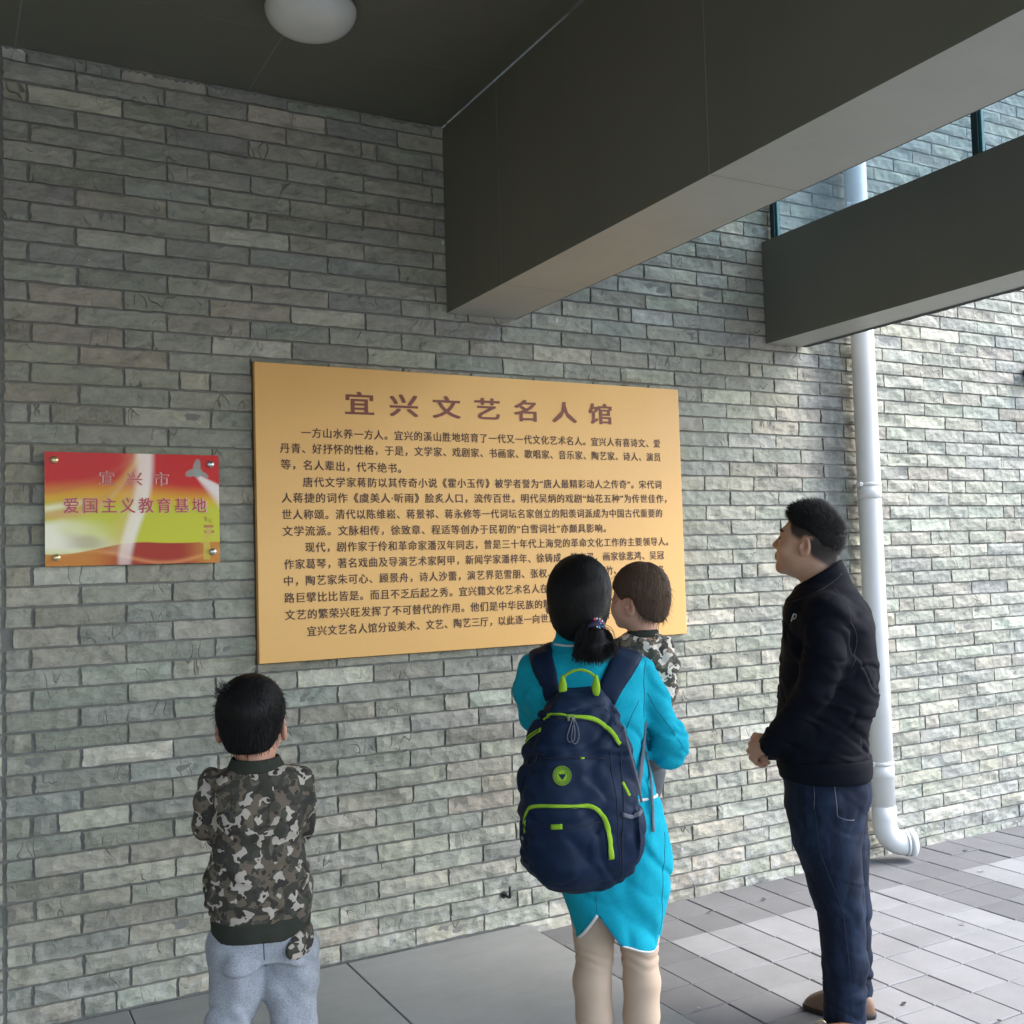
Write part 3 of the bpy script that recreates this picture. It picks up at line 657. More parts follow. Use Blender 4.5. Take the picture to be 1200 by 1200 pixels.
def sdf_mesh(name, f, lo, hi, h):
    lo, hi = A(*lo), A(*hi); K = 4; nc = np.ceil((hi - lo) / (h * K)).astype(int) + 1
    ax = [lo[i] + np.arange(nc[i]) * h * K for i in range(3)]
    g = np.stack(np.meshgrid(*ax, indexing='ij'), -1).reshape(-1, 3); dc = f(g).reshape(nc)
    near = np.abs(dc) < h * K * 1.9 + .006
    nf = (nc - 1) * K + 1; idx = [np.minimum((np.arange(nf[i]) + K // 2) // K, nc[i] - 1) for i in range(3)]
    D = dc[np.ix_(*idx)].astype(np.float32); mk = near[np.ix_(*idx)]
    ii = np.argwhere(mk); out = np.empty(len(ii), np.float32)
    for s in range(0, len(ii), 400000): out[s:s + 400000] = f(lo + ii[s:s + 400000] * h)
    D[mk] = out
    S = D < 0; c = S[:-1, :-1, :-1].astype(np.int8)
    cs = [(a, b, e) for a in (0, 1) for b in (0, 1) for e in (0, 1)]
    sl = lambda X, a, b, e: X[a:X.shape[0] - 1 + a, b:X.shape[1] - 1 + b, e:X.shape[2] - 1 + e]
    cnt = sum(sl(S, *q).astype(np.int8) for q in cs); act = (cnt > 0) & (cnt < 8)
    cells = np.argwhere(act); vid = -np.ones(act.shape, np.int64); vid[act] = np.arange(len(cells))
    acc = np.zeros((len(cells), 3)); num = np.zeros(len(cells))
    val = {q: D[cells[:, 0] + q[0], cells[:, 1] + q[1], cells[:, 2] + q[2]] for q in cs}
    for p in cs:
        for axn in range(3):
            if p[axn]: continue
            q = list(p); q[axn] = 1; q = tuple(q); a, b = val[p], val[q]; m = (a < 0) != (b < 0)
            t = np.where(m, a / np.where(m, a - b, 1), 0); e = np.tile(A(*p), (len(cells), 1)); e[:, axn] = t
            acc[m] += e[m]; num[m] += 1
    V = lo + (cells + acc / num[:, None]) * h
    for _ in range(2):
        gr, d0 = grad(f, V); V = V - gr * np.clip(d0, -h, h)[:, None] * .8
    Fc = []
    for axn in range(3):
        a = [slice(None)] * 3; b = [slice(None)] * 3; a[axn] = slice(0, -1); b[axn] = slice(1, None)
        s0, s1 = S[tuple(a)], S[tuple(b)]; e = np.argwhere(s0 != s1); o1, o2 = [q for q in range(3) if q != axn]
        ok = (e[:, o1] > 0) & (e[:, o2] > 0) & (e[:, o1] < act.shape[o1]) & (e[:, o2] < act.shape[o2]); e = e[ok]; ins = s0[e[:, 0], e[:, 1], e[:, 2]]
        def vv(d1, d2): r = e.copy(); r[:, o1] -= d1; r[:, o2] -= d2; return vid[r[:, 0], r[:, 1], r[:, 2]]
        q = np.stack([vv(1, 1), vv(0, 1), vv(0, 0), vv(1, 0)], 1)
        if axn == 1: q = q[:, ::-1]
        q[~ins] = q[~ins][:, ::-1]; Fc.append(q)
    Fc = np.concatenate(Fc); me = bpy.data.meshes.new(name); nv, nfc = len(V), len(Fc)
    me.vertices.add(nv); me.vertices.foreach_set('co', V.astype(np.float32).ravel()); me.loops.add(nfc * 4)
    me.loops.foreach_set('vertex_index', Fc.astype(np.int32).ravel()); me.polygons.add(nfc)
    me.polygons.foreach_set('loop_start', np.arange(nfc, dtype=np.int32) * 4); me.polygons.foreach_set('use_smooth', [True] * nfc)
    me.update(calc_edges=True); me.validate(); return me, V
def grad(f, V, e=.0012):
    k = A(1, -1, -1), A(-1, -1, 1), A(-1, 1, -1), A(1, 1, 1); g = 0; s = 0
    for q in k: d = f(V + q * e); g = g + d[:, None] * q; s = s + d
    return g / np.maximum(np.linalg.norm(g, axis=1), 1e-9)[:, None], s / 4
def rot(yaw=0, pitch=0, roll=0):
    """turn left (yaw, seen from above), look up (pitch), lean right (roll); degrees"""
    a, b, c = (math.radians(q) for q in (yaw, pitch, roll))
    Rz = np.array([[math.cos(a), -math.sin(a), 0], [math.sin(a), math.cos(a), 0], [0, 0, 1]])
    Rx = np.array([[1, 0, 0], [0, math.cos(b), -math.sin(b)], [0, math.sin(b), math.cos(b)]])
    Ry = np.array([[math.cos(c), 0, math.sin(c)], [0, 1, 0], [-math.sin(c), 0, math.cos(c)]])
    return Rz @ Rx @ Ry
class Fig:
    """a standing frame: origin on the floor, x to the right and y away as seen from where the picture was taken"""
    def __init__(s, px, dist, gz):
        d = ray(px, 900); s.az = math.atan2(d[0], d[1]); s.dist = dist; s.gz = gz
        s.X = A(math.cos(s.az), -math.sin(s.az), 0); s.Y = A(math.sin(s.az), math.cos(s.az), 0); s.org = s.Y * dist + A(0, 0, gz)
    def root(s, name, **k): return empty(name, tuple(s.org), -s.az, **k)
    def loc(s, p): q = np.asarray(p) - s.org; return A(q @ s.X, q @ s.Y, q[2])
    def L(s, px, py, w=0.):
        d = ray(px, py); t = (s.dist + w) / (d @ s.Y); return s.loc(A(0, 0, EYE) + d * t)
    def box(s, x0, y0, w0, x1, y1, w1):
        C = np.array([s.L(x, y, w) for x in (x0, x1) for y in (y0, y1) for w in (w0, w1)]); lo, hi = C.min(0), C.max(0); lo[1], hi[1] = w0, w1; return lo, hi
    def m(s, w=0.): return 1 / (F / (s.dist + w)) * .98
    def rows(s, rr):
        """(py, x left, x right, half depth[, w]) -> loft rows"""
        o = []
        for r in rr:
            w = r[4] if len(r) > 4 else 0; a, b = s.L(r[1], r[0], w), s.L(r[2], r[0], w); o.append(((a[2] + b[2]) / 2, (a[0] + b[0]) / 2, w, (b[0] - a[0]) / 2, r[3]))
        return o
    def hit(s, f, px, py, start=None, off=0.):
        d = ray(px, py); d = d / np.linalg.norm(d); dl = A(d @ s.X, d @ s.Y, d[2]); o = s.loc(A(0, 0, EYE)); t = (s.dist - .75 if start is None else start)
        best = (9., t)
        for _ in range(160):
            q = f((o + dl * t)[None])[0] - off
            if q < best[0]: best = (q, t)
            if q < .0006: return o + dl * t
            t += max(q * .7, .0008)
            if t > s.dist + .8: break
        p = (o + dl * best[1])[None]              # the ray passes just outside: take the nearest point of the surface
        for _ in range(5): g_, d_ = grad(f, p); p = p - g_ * (d_ - off)[:, None] * .9
        return p[0]
def resample(P, step):
    P = np.asarray(P, float); out = [P[0]]
    # Catmull-Rom through the given points
    Q = np.vstack([2 * P[0] - P[1], P, 2 * P[-1] - P[-2]])
    for i in range(1, len(Q) - 2):
        n = max(1, int(np.linalg.norm(Q[i + 1] - Q[i]) / step))
        for k in range(1, n + 1):
            t = k / n; a, b, c, d = Q[i - 1:i + 3]
            out.append(.5 * ((2 * b) + (c - a) * t + (2 * a - 5 * b + 4 * c - d) * t * t + (3 * b - 3 * c + d - a) * t ** 3))
    return np.array(out)
def band(name, f, pts, width, thick, mat, parent, off=.0, step=.012, across=4, settle=True):
    """a strip of cloth, tape or stitching lying along pts on the surface f"""
    C = resample(pts, step)
    def snap(X, o):
        for _ in range(4): g, d = grad(f, X); X = X - g * np.clip(d - o, -.03, .03)[:, None]
        return X
    if settle: C = snap(C, off)
    T = np.gradient(C, axis=0); T /= np.linalg.norm(T, axis=1)[:, None] + 1e-9; N, _ = grad(f, C, .004); B = np.cross(T, N); B /= np.linalg.norm(B, axis=1)[:, None] + 1e-9
    w = np.asarray(width, float) * np.ones(len(C)) if not hasattr(width, '__len__') else np.interp(np.linspace(0, 1, len(C)), np.linspace(0, 1, len(width)), width)
    top, bot = [], []
    for k in range(across + 1):
        u = (k / across - .5); X = C + B * (u * w)[:, None]
        ed = 1 - .5 * (abs(2 * u) ** 6)
        if settle: X = snap(X, off); Nn, _ = grad(f, X)
        else: Nn = N
        top.append(X + Nn * thick * ed); bot.append(X - Nn * thick * .5)
    top, bot = np.array(top), np.array(bot); n = len(C); V = np.concatenate([top.reshape(-1, 3), bot.reshape(-1, 3)]); o = (across + 1) * n; fcs = []
    for k in range(across):
        for i in range(n - 1):
            a, b = k * n + i, (k + 1) * n + i; fcs.append((a, b, b + 1, a + 1)); fcs.append((o + a, o + a + 1, o + b + 1, o + b))
    for i in range(n - 1):
        fcs.append((i, i + 1, o + i + 1, o + i)); a = across * n + i; fcs.append((a + 1, a, o + a, o + a + 1))
    for k in range(across):
        a, b = k * n, (k + 1) * n; fcs.append((b, a, o + a, o + b)); fcs.append((a + n - 1, b + n - 1, o + b + n - 1, o + a + n - 1))
    me = pymesh(name, V, fcs); return link(name, me, mat, parent, True)
def strands(name, roots, flow, nseg, length, width, f, mat, parent, lift=.002, curl=0., seed=1, rise=0.):
    """many thin tapered locks growing from roots; flow(P) gives the growing direction"""
    r_ = np.random.RandomState(seed); P = roots.copy(); n = len(P); ln = length * (.6 + .6 * r_.rand(n)); w0 = width * (.6 + .8 * r_.rand(n)); Vs = []
    jit = r_.randn(n, 3) * curl
    for s in range(nseg + 1):
        g, d = grad(f, P, .003); D = flow(P) + jit; 
        if rise == 0:
            D = D - g * np.sum(D * g, 1)[:, None]
        else: D = D + g * rise * max(0., 1 - s / nseg * 1.4)
        D /= np.linalg.norm(D, axis=1)[:, None] + 1e-9; B = np.cross(D, g); B /= np.linalg.norm(B, axis=1)[:, None] + 1e-9
        ww = (w0 * (1 - (s / nseg) ** 2 * .95))[:, None]; Vs.append(np.stack([P - B * ww / 2, P + g * ww * .35, P + B * ww / 2], 1))
        P = P + D * (ln / nseg)[:, None]
        if rise == 0:
            g, d = grad(f, P, .003); P = P - g * (d - lift)[:, None] * .7
    V = np.stack(Vs, 1); V = V.reshape(-1, 3); m = (nseg + 1) * 3; base = np.arange(n)[:, None] * m; F4 = []
    for s in range(nseg):
        for a in (0, 1): F4.append(base + A(s * 3 + a, s * 3 + a + 1, s * 3 + a + 4, s * 3 + a + 3).astype(int)[None])
    me = bpy.data.meshes.new(name); me.from_pydata(V.tolist(), [], np.concatenate(F4).astype(int).tolist()); me.update()
    return tag(link(name, me, mat, parent, True), kind='stuff')
def hity(f, x, z, y0=-.4):
    y = y0
    for _ in range(80):
        q = f(A(x, y, z)[None])[0]
        if q < .0006: break
        y += max(q * .7, .0008)
    return A(x, y, z)
def scatter(V, n, seed=1): r_ = np.random.RandomState(seed); return V[r_.randint(0, len(V), n)] + r_.randn(n, 3) * .001

# ---- a head in its own frame: y forward, x right, z up, origin between the ears
def head_q(P, c, R, s): return (P - c) @ R / s
def head_sdf(P, c, R, s=1., child=0.):
    q = head_q(P, c, R, s); k = child
    d = smin(ell(q, (0, -.015, .03 + .004 * k), (.077 + .003 * k, .097, .088 + .002 * k)), ell(q, (0, .025, -.03 - .002 * (1 - k)), (.060 + .006 * k, .066, .08 - .008 * k)), .04)
    d = smin(d, ell(q, (0, .022, -.068 + .010 * k), (.054, .055, .045 - .004 * k)), .03)
    d = smin(d, ell(q, (0, .072, -.098 + .016 * k), (.021, .017, .017)), .025)
    for sx in (-1, 1):
        d = smin(d, ell(q, (sx * .036, .055, -.035 + .002 * k), (.028 + .006 * k, .028, .030 + .004 * k)), .03)
    if k < .5: d = smin(d, cap(q, (-.030, .081, .020), (.030, .081, .020), .010), .022)
    d = smin(d, cap(q, (0, .086, .006), (0, .105 - .008 * k, -.028 + .002 * k), .0070, .0115), .013)
    for sx in (-1, 1):
        d = smin(d, ell(q, (sx * .011, .097 - .006 * k, -.034), (.008, .010, .007)), .007)
        d = smax(d, -ell(q, (sx * .031, .099 - .004 * k, .002), (.017, .013, .010)), .012)
        d = smin(d, ell(q, (sx * .031, .076, .001), (.0125, .0125, .0115)), .006)
    d = smin(d, chain(q, [(-.022, .078, -.059), (0, .092, -.056), (.022, .078, -.059)], [.003, .0068, .003]), .007)
    d = smin(d, chain(q, [(-.020, .078, -.062), (0, .090, -.0685), (.020, .078, -.062)], [.003, .0075, .003]), .005)
    ez = -.010 - .016 * k
    for sx in (-1, 1):
        Re = rot(sx * 18, -14)
        e = ell(q, (sx * .0805, -.010, ez), (.0075, .019, .031), Re); e = smin(e, ell(q, (sx * .082, -.005, ez - .020), (.007, .010, .012)), .008)
        e = smax(e, -ell(q, (sx * .0895, -.005, ez + .005), (.0095, .0120, .0205), Re), .003); e = smin(e, ell(q, (sx * .082, .006, ez - .002), (.006, .005, .010)), .004)
        d = smin(d, e, .004)
    return d * s
def crop(me_f, keep): return lambda P: smax(me_f(P), -keep(P), .006)
def hand(P, wrist, kn, fing, thumb, r=.0088, k=.006):
    """palm between wrist and the four knuckles, four finger chains and a thumb"""
    d = None
    for q, rr in zip(kn, (1.25, 1.35, 1.3, 1.15)):
        e = cap(P, wrist, q, .019, r * rr); d = e if d is None else smin(d, e, .014)
    for ch, rr in zip(fing, (1, 1.06, 1, .88)): d = smin(d, chain(P, ch, [r * rr * q for q in (1.08, 1, .93, .8)][:len(ch)], .003), k * .6)
    return smin(d, chain(P, thumb, [r * 1.5, r * 1.2, r * .95][:len(thumb)], .004), .008)

# ------------------------------------------------------------------ people: materials
SKIN = m_skin('skin', (.50, .29, .195)); SKIN_KID = m_skin('child_skin', (.52, .28, .19), (.50, .14, .10))
HAIR = m_hair('black_hair', (.005, .005, .0055), (.016, .014, .013)); HAIR_KID = m_hair('brown_hair', (.055, .032, .021), (.12, .075, .05))
CYAN = m_fabric('cyan_wool', (.005, .27, .375), (.012, .37, .49), 420, bump=.3)
NAVY = m_fabric('navy_nylon', (.006, .013, .032), (.010, .021, .050), 900, .55, .15)
NAVY2 = m_fabric('navy_mesh', (.010, .016, .038), (.018, .028, .06), 500, .8, .5)
JACKET = m_fabric('navy_black_cotton', (.0030, .0036, .0070), (.0052, .0060, .0115), 800, .8, .15)
BEIGE = m_fabric('beige_tights', (.49, .365, .27), (.55, .41, .305), 1200, .7, .08)
GREYP = m_fabric('grey_jersey', (.25, .265, .295), (.43, .445, .48), 300, .95, .3)
RIB = m_fabric('olive_rib', (.030, .033, .025), (.045, .048, .038), 900)
g = G('dark_denim', .8); v = g.obj(); n = g.noise(v, 900, 2); m_ = g.noise(g.vmul(v, (1, 1, .4)), 16, 5, .7); g.bump(n, .25, .001)
fd = g.ramp(m_, [(.44, 0), (.70, .65)]); g.b.inputs['Specular IOR Level'].default_value = .15; c = g.mix(n, (.0045, .0075, .016), (.009, .015, .032)); DENIM = g.col(g.mix(fd, c, (.024, .042, .085)))
STITCH = plain('pale_stitching', (.17, .18, .20), .8, bump=0); SEAM = plain('dark_seam', (.003, .14, .22), .9, bump=0); SEAMB = plain('bag_seam', (.004, .008, .022), .9, bump=0)
LEATHER = plain('tan_leather', (.20, .09, .04), .6, 40, .2, .15); LEATHERB = plain('brown_leather', (.17, .095, .06), .4, 40, .2, .15); SOLE = plain('dark_sole', (.02, .017, .015), .7)
WHITE_EYE = plain('eye_white', (.5, .47, .44), .2, bump=0); IRIS = plain('iris', (.01, .006, .004), .1, bump=0)
CAMO = m_camo('camouflage_jersey', 28); CAMO2 = m_camo('camouflage_jersey_small', 34, 1.7)

def skin_body(root, fig, f, lo, hi, h, mat, stub=None):
    me, V = sdf_mesh('body', f, lo, hi, h)
    a = me.attributes.new('stub', 'FLOAT', 'POINT'); a.data.foreach_set('value', (stub(V) if stub is not None else np.zeros(len(V))).astype(np.float32))
    return link('body', me, mat, root), V
def cloth(name, root, f, lo, hi, h, mat, par=None):
    me, V = sdf_mesh(name, f, lo, hi, h); return link(name, me, mat, par or root), V
def shoe(root, heel, toe, ground, mat, name='shoe', parts=True):
    """a low shoe lying on the floor from heel to toe"""
    h, t = A(*heel, ground), A(*toe, ground); u = (t - h) / np.linalg.norm(t - h); L_ = np.linalg.norm(t - h); yaw = math.degrees(math.atan2(-u[0], u[1])); R = rot(yaw)
    def f(P):
        q = (P - h) @ R; y = q[:, 1]; hgt = np.interp(y, [0, L_ * .25, L_ * .45, L_ * .75, L_], [.075, .085, .075, .050, .030]); wd = np.interp(y, [0, L_ * .2, L_ * .4, L_ * .72, L_], [.026, .034, .033, .044, .024])
        yy = (y - L_ / 2) / (L_ / 2); x = np.abs(q[:, 0]) / wd; z = np.clip(q[:, 2] - .012, 0, None) / hgt
        s = (x ** 2.6 + np.abs(yy) ** 5 + z ** 2.2) ** .4; d = (s - 1) * .028; return smax(d, .012 - q[:, 2], .004)
    def g_(P):
        q = (P - h) @ R; y = q[:, 1]; wd = np.interp(y, [0, L_ * .2, L_ * .4, L_ * .72, L_], [.029, .037, .036, .047, .026]); yy = (y - L_ / 2) / (L_ / 2 + .004)
        s = ((np.abs(q[:, 0]) / wd) ** 2.6 + np.abs(yy) ** 5) ** .4; return np.maximum((s - 1) * .03, np.maximum(-q[:, 2], q[:, 2] - .016))
    lo, hi = np.minimum(h, t) - .07, np.maximum(h, t) + A(.07, .07, .12)
    me, _ = sdf_mesh(name, f, lo, hi, .005); o = link(name, me, mat, root); ms, _ = sdf_mesh('sole', g_, lo, hi, .005); link('sole', ms, SOLE, o); return o, f

# ------------------------------------------------------------------ the man in the dark jacket
fg = Fig(972, 3.635, 0); L = fg.L
man = fg.root('person', label='man in black jacket and dark jeans looking up with clasped hands beside the white downpipe', cat='person')
hc, hR, hs = L(948, 636.5), rot(77, 14), 1.02
def f_head(P): return head_sdf(P, hc, hR, hs)
wr, wl = L(898, 873, -.055), L(901, 874, .06)
kn = [L(884.5, 867, -.030), L(882, 873, -.034), L(882.5, 880, -.036), L(885.5, 886.5, -.034)]
fing = [[kn[0], L(879.5, 872, -.006), L(882, 879, .022), L(888, 881, .034)], [kn[1], L(878, 880, -.012), L(882, 888, .018), L(889, 889, .03)],
        [kn[2], L(880.5, 888, -.018), L(887, 894.5, .008), L(894, 893, .024)], [kn[3], L(886, 893.5, -.022), L(893, 897.5, -.002), L(899, 895, .012)]]
thumb = [L(892, 864, -.045), L(885.5, 862, -.012), L(882, 865, .014)]
k2 = [L(888 + i * 2.2, 868 + i * 6, .030) for i in range(4)]
f2 = [[k2[i], L(883 + i * 3, 873 + i * 5.5, .018), L(885 + i * 3.6, 880 + i * 4.5, -.004), L(892 + i * 3, 882 + i * 4, -.016)] for i in range(4)]
def f_man(P):
    d = f_head(P)
    d = smin(d, chain(P, [L(957, 656), L(961, 678), L(966, 706)], [.060, .060, .070]), .025)
    d = smin(d, loft(P, fg.rows([(712, 940, 996, .12), (740, 930, 1010, .15), (800, 926, 1014, .13), (870, 924, 1008, .13), (915, 930, 1004, .12)])), .03)
    for (sh, el, w_) in ((L(968, 728, -.16), L(958, 804, -.20), wr), (L(970, 728, .16), L(958, 804, .19), wl)):
        d = smin(d, chain(P, [sh, el, w_], [.036, .032, .026]), .02)
    for hp, kne, an in ((L(968, 935, -.065), L(988, 1068, -.10), L(994, 1190, -.10)), (L(972, 935, .065), L(998, 1068, .08), L(1006, 1170, .07))):
        d = smin(d, chain(P, [hp, kne, an], [.066, .050, .036]), .03)
    d = smin(d, hand(P, wr, kn, fing, thumb), .010)
    d = smin(d, hand(P, wl, k2, f2, [L(893, 866, .045), L(889, 864, .02), L(887, 866, .0)]), .004)
    return d
def stub(V):
    q = head_q(V, hc, hR, hs); side = (np.abs(q[:, 0]) > .035) | (q[:, 1] < -.04)
    line = np.interp(q[:, 1], [-.12, -.085, -.03, -.012, .020, .045, .062], [-.075, -.070, -.045, .0, .0, .010, .045])
    m_ = np.clip((q[:, 2] - line) / .016, 0, 1) * np.clip((q[:, 1] + .14) / .01, 0, 1) * np.clip((.066 - q[:, 1]) / .014, 0, 1) * np.clip((q[:, 2] - line) / .05 + .62, 0, .985)
    ear = np.clip((np.abs(q[:, 0]) - .075) / .003, 0, 1) * (q[:, 2] < .026) * (np.abs(q[:, 1] + .008) < .03)
    jaw = .16 * np.clip((-.045 - q[:, 2]) / .03, 0, 1) * np.clip((q[:, 1] - .0) / .03, 0, 1) * (np.abs(q[:, 0]) < .07)
    return np.clip(m_ * (1 - ear) + jaw, 0, 1) * (np.linalg.norm(q, axis=1) < .2)
lo, hi = fg.box(868, 1215, -.35, 1040, 560, .35); lo[2] = 0
_, V = skin_body(man, fg, f_man, lo + A(0, 0, .03), hi, .0048, SKIN, stub)
# short hair: a cap, then locks standing up
def hq(P): return head_q(P, hc, hR, hs)
def f_mcap(P):
    q = hq(P); top = np.clip((q[:, 2] - .03) / .06, 0, 1); th = (.0012 + .0205 * top ** 1.2) * np.clip((.105 - q[:, 1]) / .03, .2, 1) * np.clip((q[:, 1] + .085) / .07, .12, 1)
    d = smin(ell(q, (0, -.015, .03), (.077, .097, .088)), ell(q, (0, .025, -.03), (.060, .066, .08)), .04) * hs - th
    line = np.interp(q[:, 1], [-.12, -.06, -.035, 0, .05, .075], [-.022, -.004, .020, .044, .057, .078]); return smax(d, (line - q[:, 2]), .012) 
me, V = sdf_mesh('hair', f_mcap, hc - .17, hc + .19, .005); mh = link('hair', me, HAIR, man)
q = hq(V); Vt = V[q[:, 2] > .045]
fw = hR @ A(0, .9, .55)
strands('hair_locks', scatter(Vt, 7000, 3), lambda P: np.tile(fw, (len(P), 1)) * .6, 4, .020, .0015, f_mcap, HAIR, mh, curl=.16, rise=.55, seed=4)
strands('hair_locks', scatter(V, 3500, 5), lambda P: np.tile(hR @ A(0, -.1, -1), (len(P), 1)), 3, .011, .0013, f_mcap, HAIR, mh, curl=.3, rise=.45, seed=6)
for sx in (-1, 1):
    eb = [hc + hR @ (A(sx * x, y, z) * hs) for x, y, z in ((.016, .098, .022), (.030, .092, .026), (.046, .076, .021))]
    band('eyebrow', f_head, eb, [.006, .009, .004], .0022, HAIR, man, step=.004)
    el_ = [hc + hR @ (A(sx * x, y, z) * hs) for x, y, z in ((.018, .092, .000), (.031, .092, .0035), (.044, .080, .000))]
    band('eyelid_line', f_head, el_, [.002, .004, .002], .0012, HAIR, man, step=.004)
    m_ = MB().lathe([(0, .0035), (.0045, .002), (.006, 0), (0, -.001)], seg=14).build('eye', IRIS, man, True)
    p_ = fg.hit(f_head, 0, 0) if False else hc + hR @ (A(sx * .031, .0878, -.0015) * hs); m_.location = p_; m_.rotation_euler = Matrix(hR.tolist()).to_euler(); m_.rotation_euler.rotate_axis('X', -PI / 2)
band('lips', f_head, [hc + hR @ (A(x, y, -.0625) * hs) for x, y in ((-.022, .083), (0, .098), (.022, .083))], [.006, .014, .006], .0008, plain('lip', (.26, .09, .07), .5, bump=0), man, step=.003)
# jacket
JR = fg.rows([(676, 946, 988, .07), (688, 930, 1000, .12), (700, 921, 1012, .16), (715, 918, 1020, .185), (735, 916.5, 1025, .195), (770, 915, 1029, .19), (802, 912.5, 1031, .175),
              (826, 909, 1029, .165), (846, 909, 1022, .16), (862, 910, 1018, .16), (878, 911, 1020, .165), (893, 912, 1021, .165), (903, 914, 1021, .163)])
def f_jack(P):
    d = loft(P, JR, 2.4)
    for (sh, mid, el, w_) in ((L(970, 722, -.165), L(966, 765, -.20), L(957, 806, -.205), L(903, 875, -.075)), (L(970, 718, .165), L(966, 765, .19), L(955, 806, .19), L(905, 874, .07))):
        d = smin(d, chain(P, [sh, mid, el, w_], [.074, .066, .056, .042], .01), .028)
    col = chain(P, [L(936, 694, 0), L(962, 676, 0), L(978, 664, 0)], [.055, .066, .066], .01)
    # standing collar, open at the front
    n_ = L(961, 668); ax = (L(938, 640) - L(961, 690)); ax = ax / np.linalg.norm(ax); s_ = (P - n_) @ ax
    tube = np.abs(cap(P, L(972, 704), L(952, 656), .088, .080)) - .0055; tube = smax(tube, (P @ A(-.50, 0, .87) - (L(985, 656) @ A(-.50, 0, .87))), .004)
    frt = L(925, 694); tube = smax(tube, -(P[:, 2] - L(960, 712)[2]), .01)
    d = smin(d, tube, .012)
    neck = cap(P, L(972, 704), L(944, 642), .070, .076); d = smax(d, -neck, .004)
    d = d + folds(P + (P[:, [2, 2, 0]] * A(.4, .3, .5)), (7, 7, 11), .0050, 3, False) * np.clip((L(0, 690)[2] - P[:, 2]) / .1, 0, 1) + (creases(P + P[:, [2, 2, 0]] * A(.8, .4, .5), (8, 8, 11), .0040, 61) + creases(P + P[:, [2, 2, 0]] * A(-.7, .4, .3), (9, 9, 13), .0032, 71)) * np.clip((L(0, 705)[2] - P[:, 2]) / .08, 0, 1) + folds(P + P[:, [2, 2, 0]] * A(.9, .5, .6), (9, 9, 14), .0026, 9) * (.35 + np.exp(-((P[:, 2] - L(0, 815)[2]) / .10) ** 2)) * np.clip((L(0, 700)[2] - P[:, 2]) / .1, 0, 1)
    cuf = cap(P, *fg.box(903, 875, -.075, 890, 880, -.04), .034, .030); d = smax(d, -cuf, .004)
    cuf = cap(P, *fg.box(905, 874, .07, 890, 880, .03), .034, .030); return smax(d, -cuf, .004)
jk, V = cloth('jacket', man, f_jack, *fg.box(872, 925, -.36, 1050, 640, .36), .0058, JACKET)
HB = fg.rows([(884, 910, 1022, .172), (890, 911, 1023, .178), (903, 912, 1023.5, .180), (908, 913, 1022.5, .178)])
cloth('waistband', man, lambda P: loft(P, HB, 2.4) + folds(P, (7, 7, 5), .002, 3, False), *fg.box(890, 925, -.36, 1050, 870, .36), .006, JACKET, jk)
band('placket', f_jack, [fg.hit(f_jack, x, y) for x, y in ((919.5, 702), (918.5, 730), (918, 770), (916, 800))], .004, .0008, plain('jacket_seam', (.003, .003, .005), .8, bump=0), jk, step=.02)
band('sleeve_seam', f_jack, [fg.hit(f_jack, x, y) for x, y in ((978, 690), (996, 720), (1004, 750), (997, 785))], .0035, .001, plain('jacket_seam', (.002, .002, .004), .8, bump=0), jk, step=.015)
band('collar_seam', f_jack, [fg.hit(f_jack, x, y) for x, y in ((986.5, 672), (976, 682), (958, 693), (938, 702), (922, 707))], .003, .0012, plain('collar_seam', (.0015, .0015, .002), .8, bump=0), jk, step=.01)
band('collar_edge', f_jack, [fg.hit(f_jack, x, y) for x, y in ((983.5, 661), (972, 669), (956, 680), (940, 690), (928, 697))], .006, .0022, JACKET, jk, step=.01)
lg = plain('reflective_print', (.42, .42, .43), .4, bump=0)
for pts, w_ in (([(927, 728), (928.5, 724), (930, 720)], .006), ([(930, 719.5), (933, 720.5), (932, 724), (929.5, 725.5)], .004)):
    band('logo', f_jack, [fg.hit(f_jack, x, y) for x, y in pts], w_, .0008, lg, jk, step=.004)
# jeans
def leg_near(P): return chain(P, [L(968, 942, -.070), L(970, 985, -.085), L(986, 1066, -.10), L(990, 1125, -.105), L(990, 1190, -.11)], [.122, .104, .074, .070, .067], .012)
def leg_far(P): return chain(P, [L(974, 932, .085), L(983, 990, .08), L(998, 1066, .07), L(1001, 1120, .065), L(1004, 1160, .06)], [.118, .096, .062, .056, .052], .012)
def f_jeans(P):
    hip = loft(P, fg.rows([(888, 918, 1014, .150), (912, 918, 1018, .162), (935, 919, 1019, .172), (958, 923, 1006, .17), (985, 930, 1002, .13)]), 2.3)
    z = P[:, 2]; d = smin(smin(leg_near(P), leg_far(P), .012), hip, .03)
    d = smin(d, ell(P, L(1001, 925, -.055), (.052, .075, .070)), .03)
    stack = np.clip((L(0, 1130)[2] - z) / .08, 0, 1) + .8 * np.exp(-((z - L(0, 1068)[2]) / .06) ** 2)
    d = d + folds(P, (7, 7, 30), .0065, 21) * stack + folds(P, (12, 12, 9), .0035, 31) + creases(P + P[:, [2, 2, 0]] * A(.5, .3, .4), (8, 8, 15), .0042, 81) * (.45 + stack)
    nearc = smax(cap(P, *fg.box(990, 1170, -.11, 990, 1230, -.11), .058, .058), z - .07, .003); d = smax(d, .018 - z, .003)
    farc = L(0, 1172, .06)[2]
    return np.where(P[:, 1] > -.02, smax(d, (farc - z), .003), d)
jn, V = cloth('jeans', man, f_jeans, A(L(895, 900)[0], -.34, .0), A(L(1060, 900, .3)[0], .34, L(0, 870, -.3)[2]), .0062, DENIM)
def stitch(pts, w=.0016, nm='stitching'): band(nm, f_jeans, [fg.hit(f_jeans, x, y) for x, y in pts], w, .0009, STITCH, jn, step=.012, across=2)
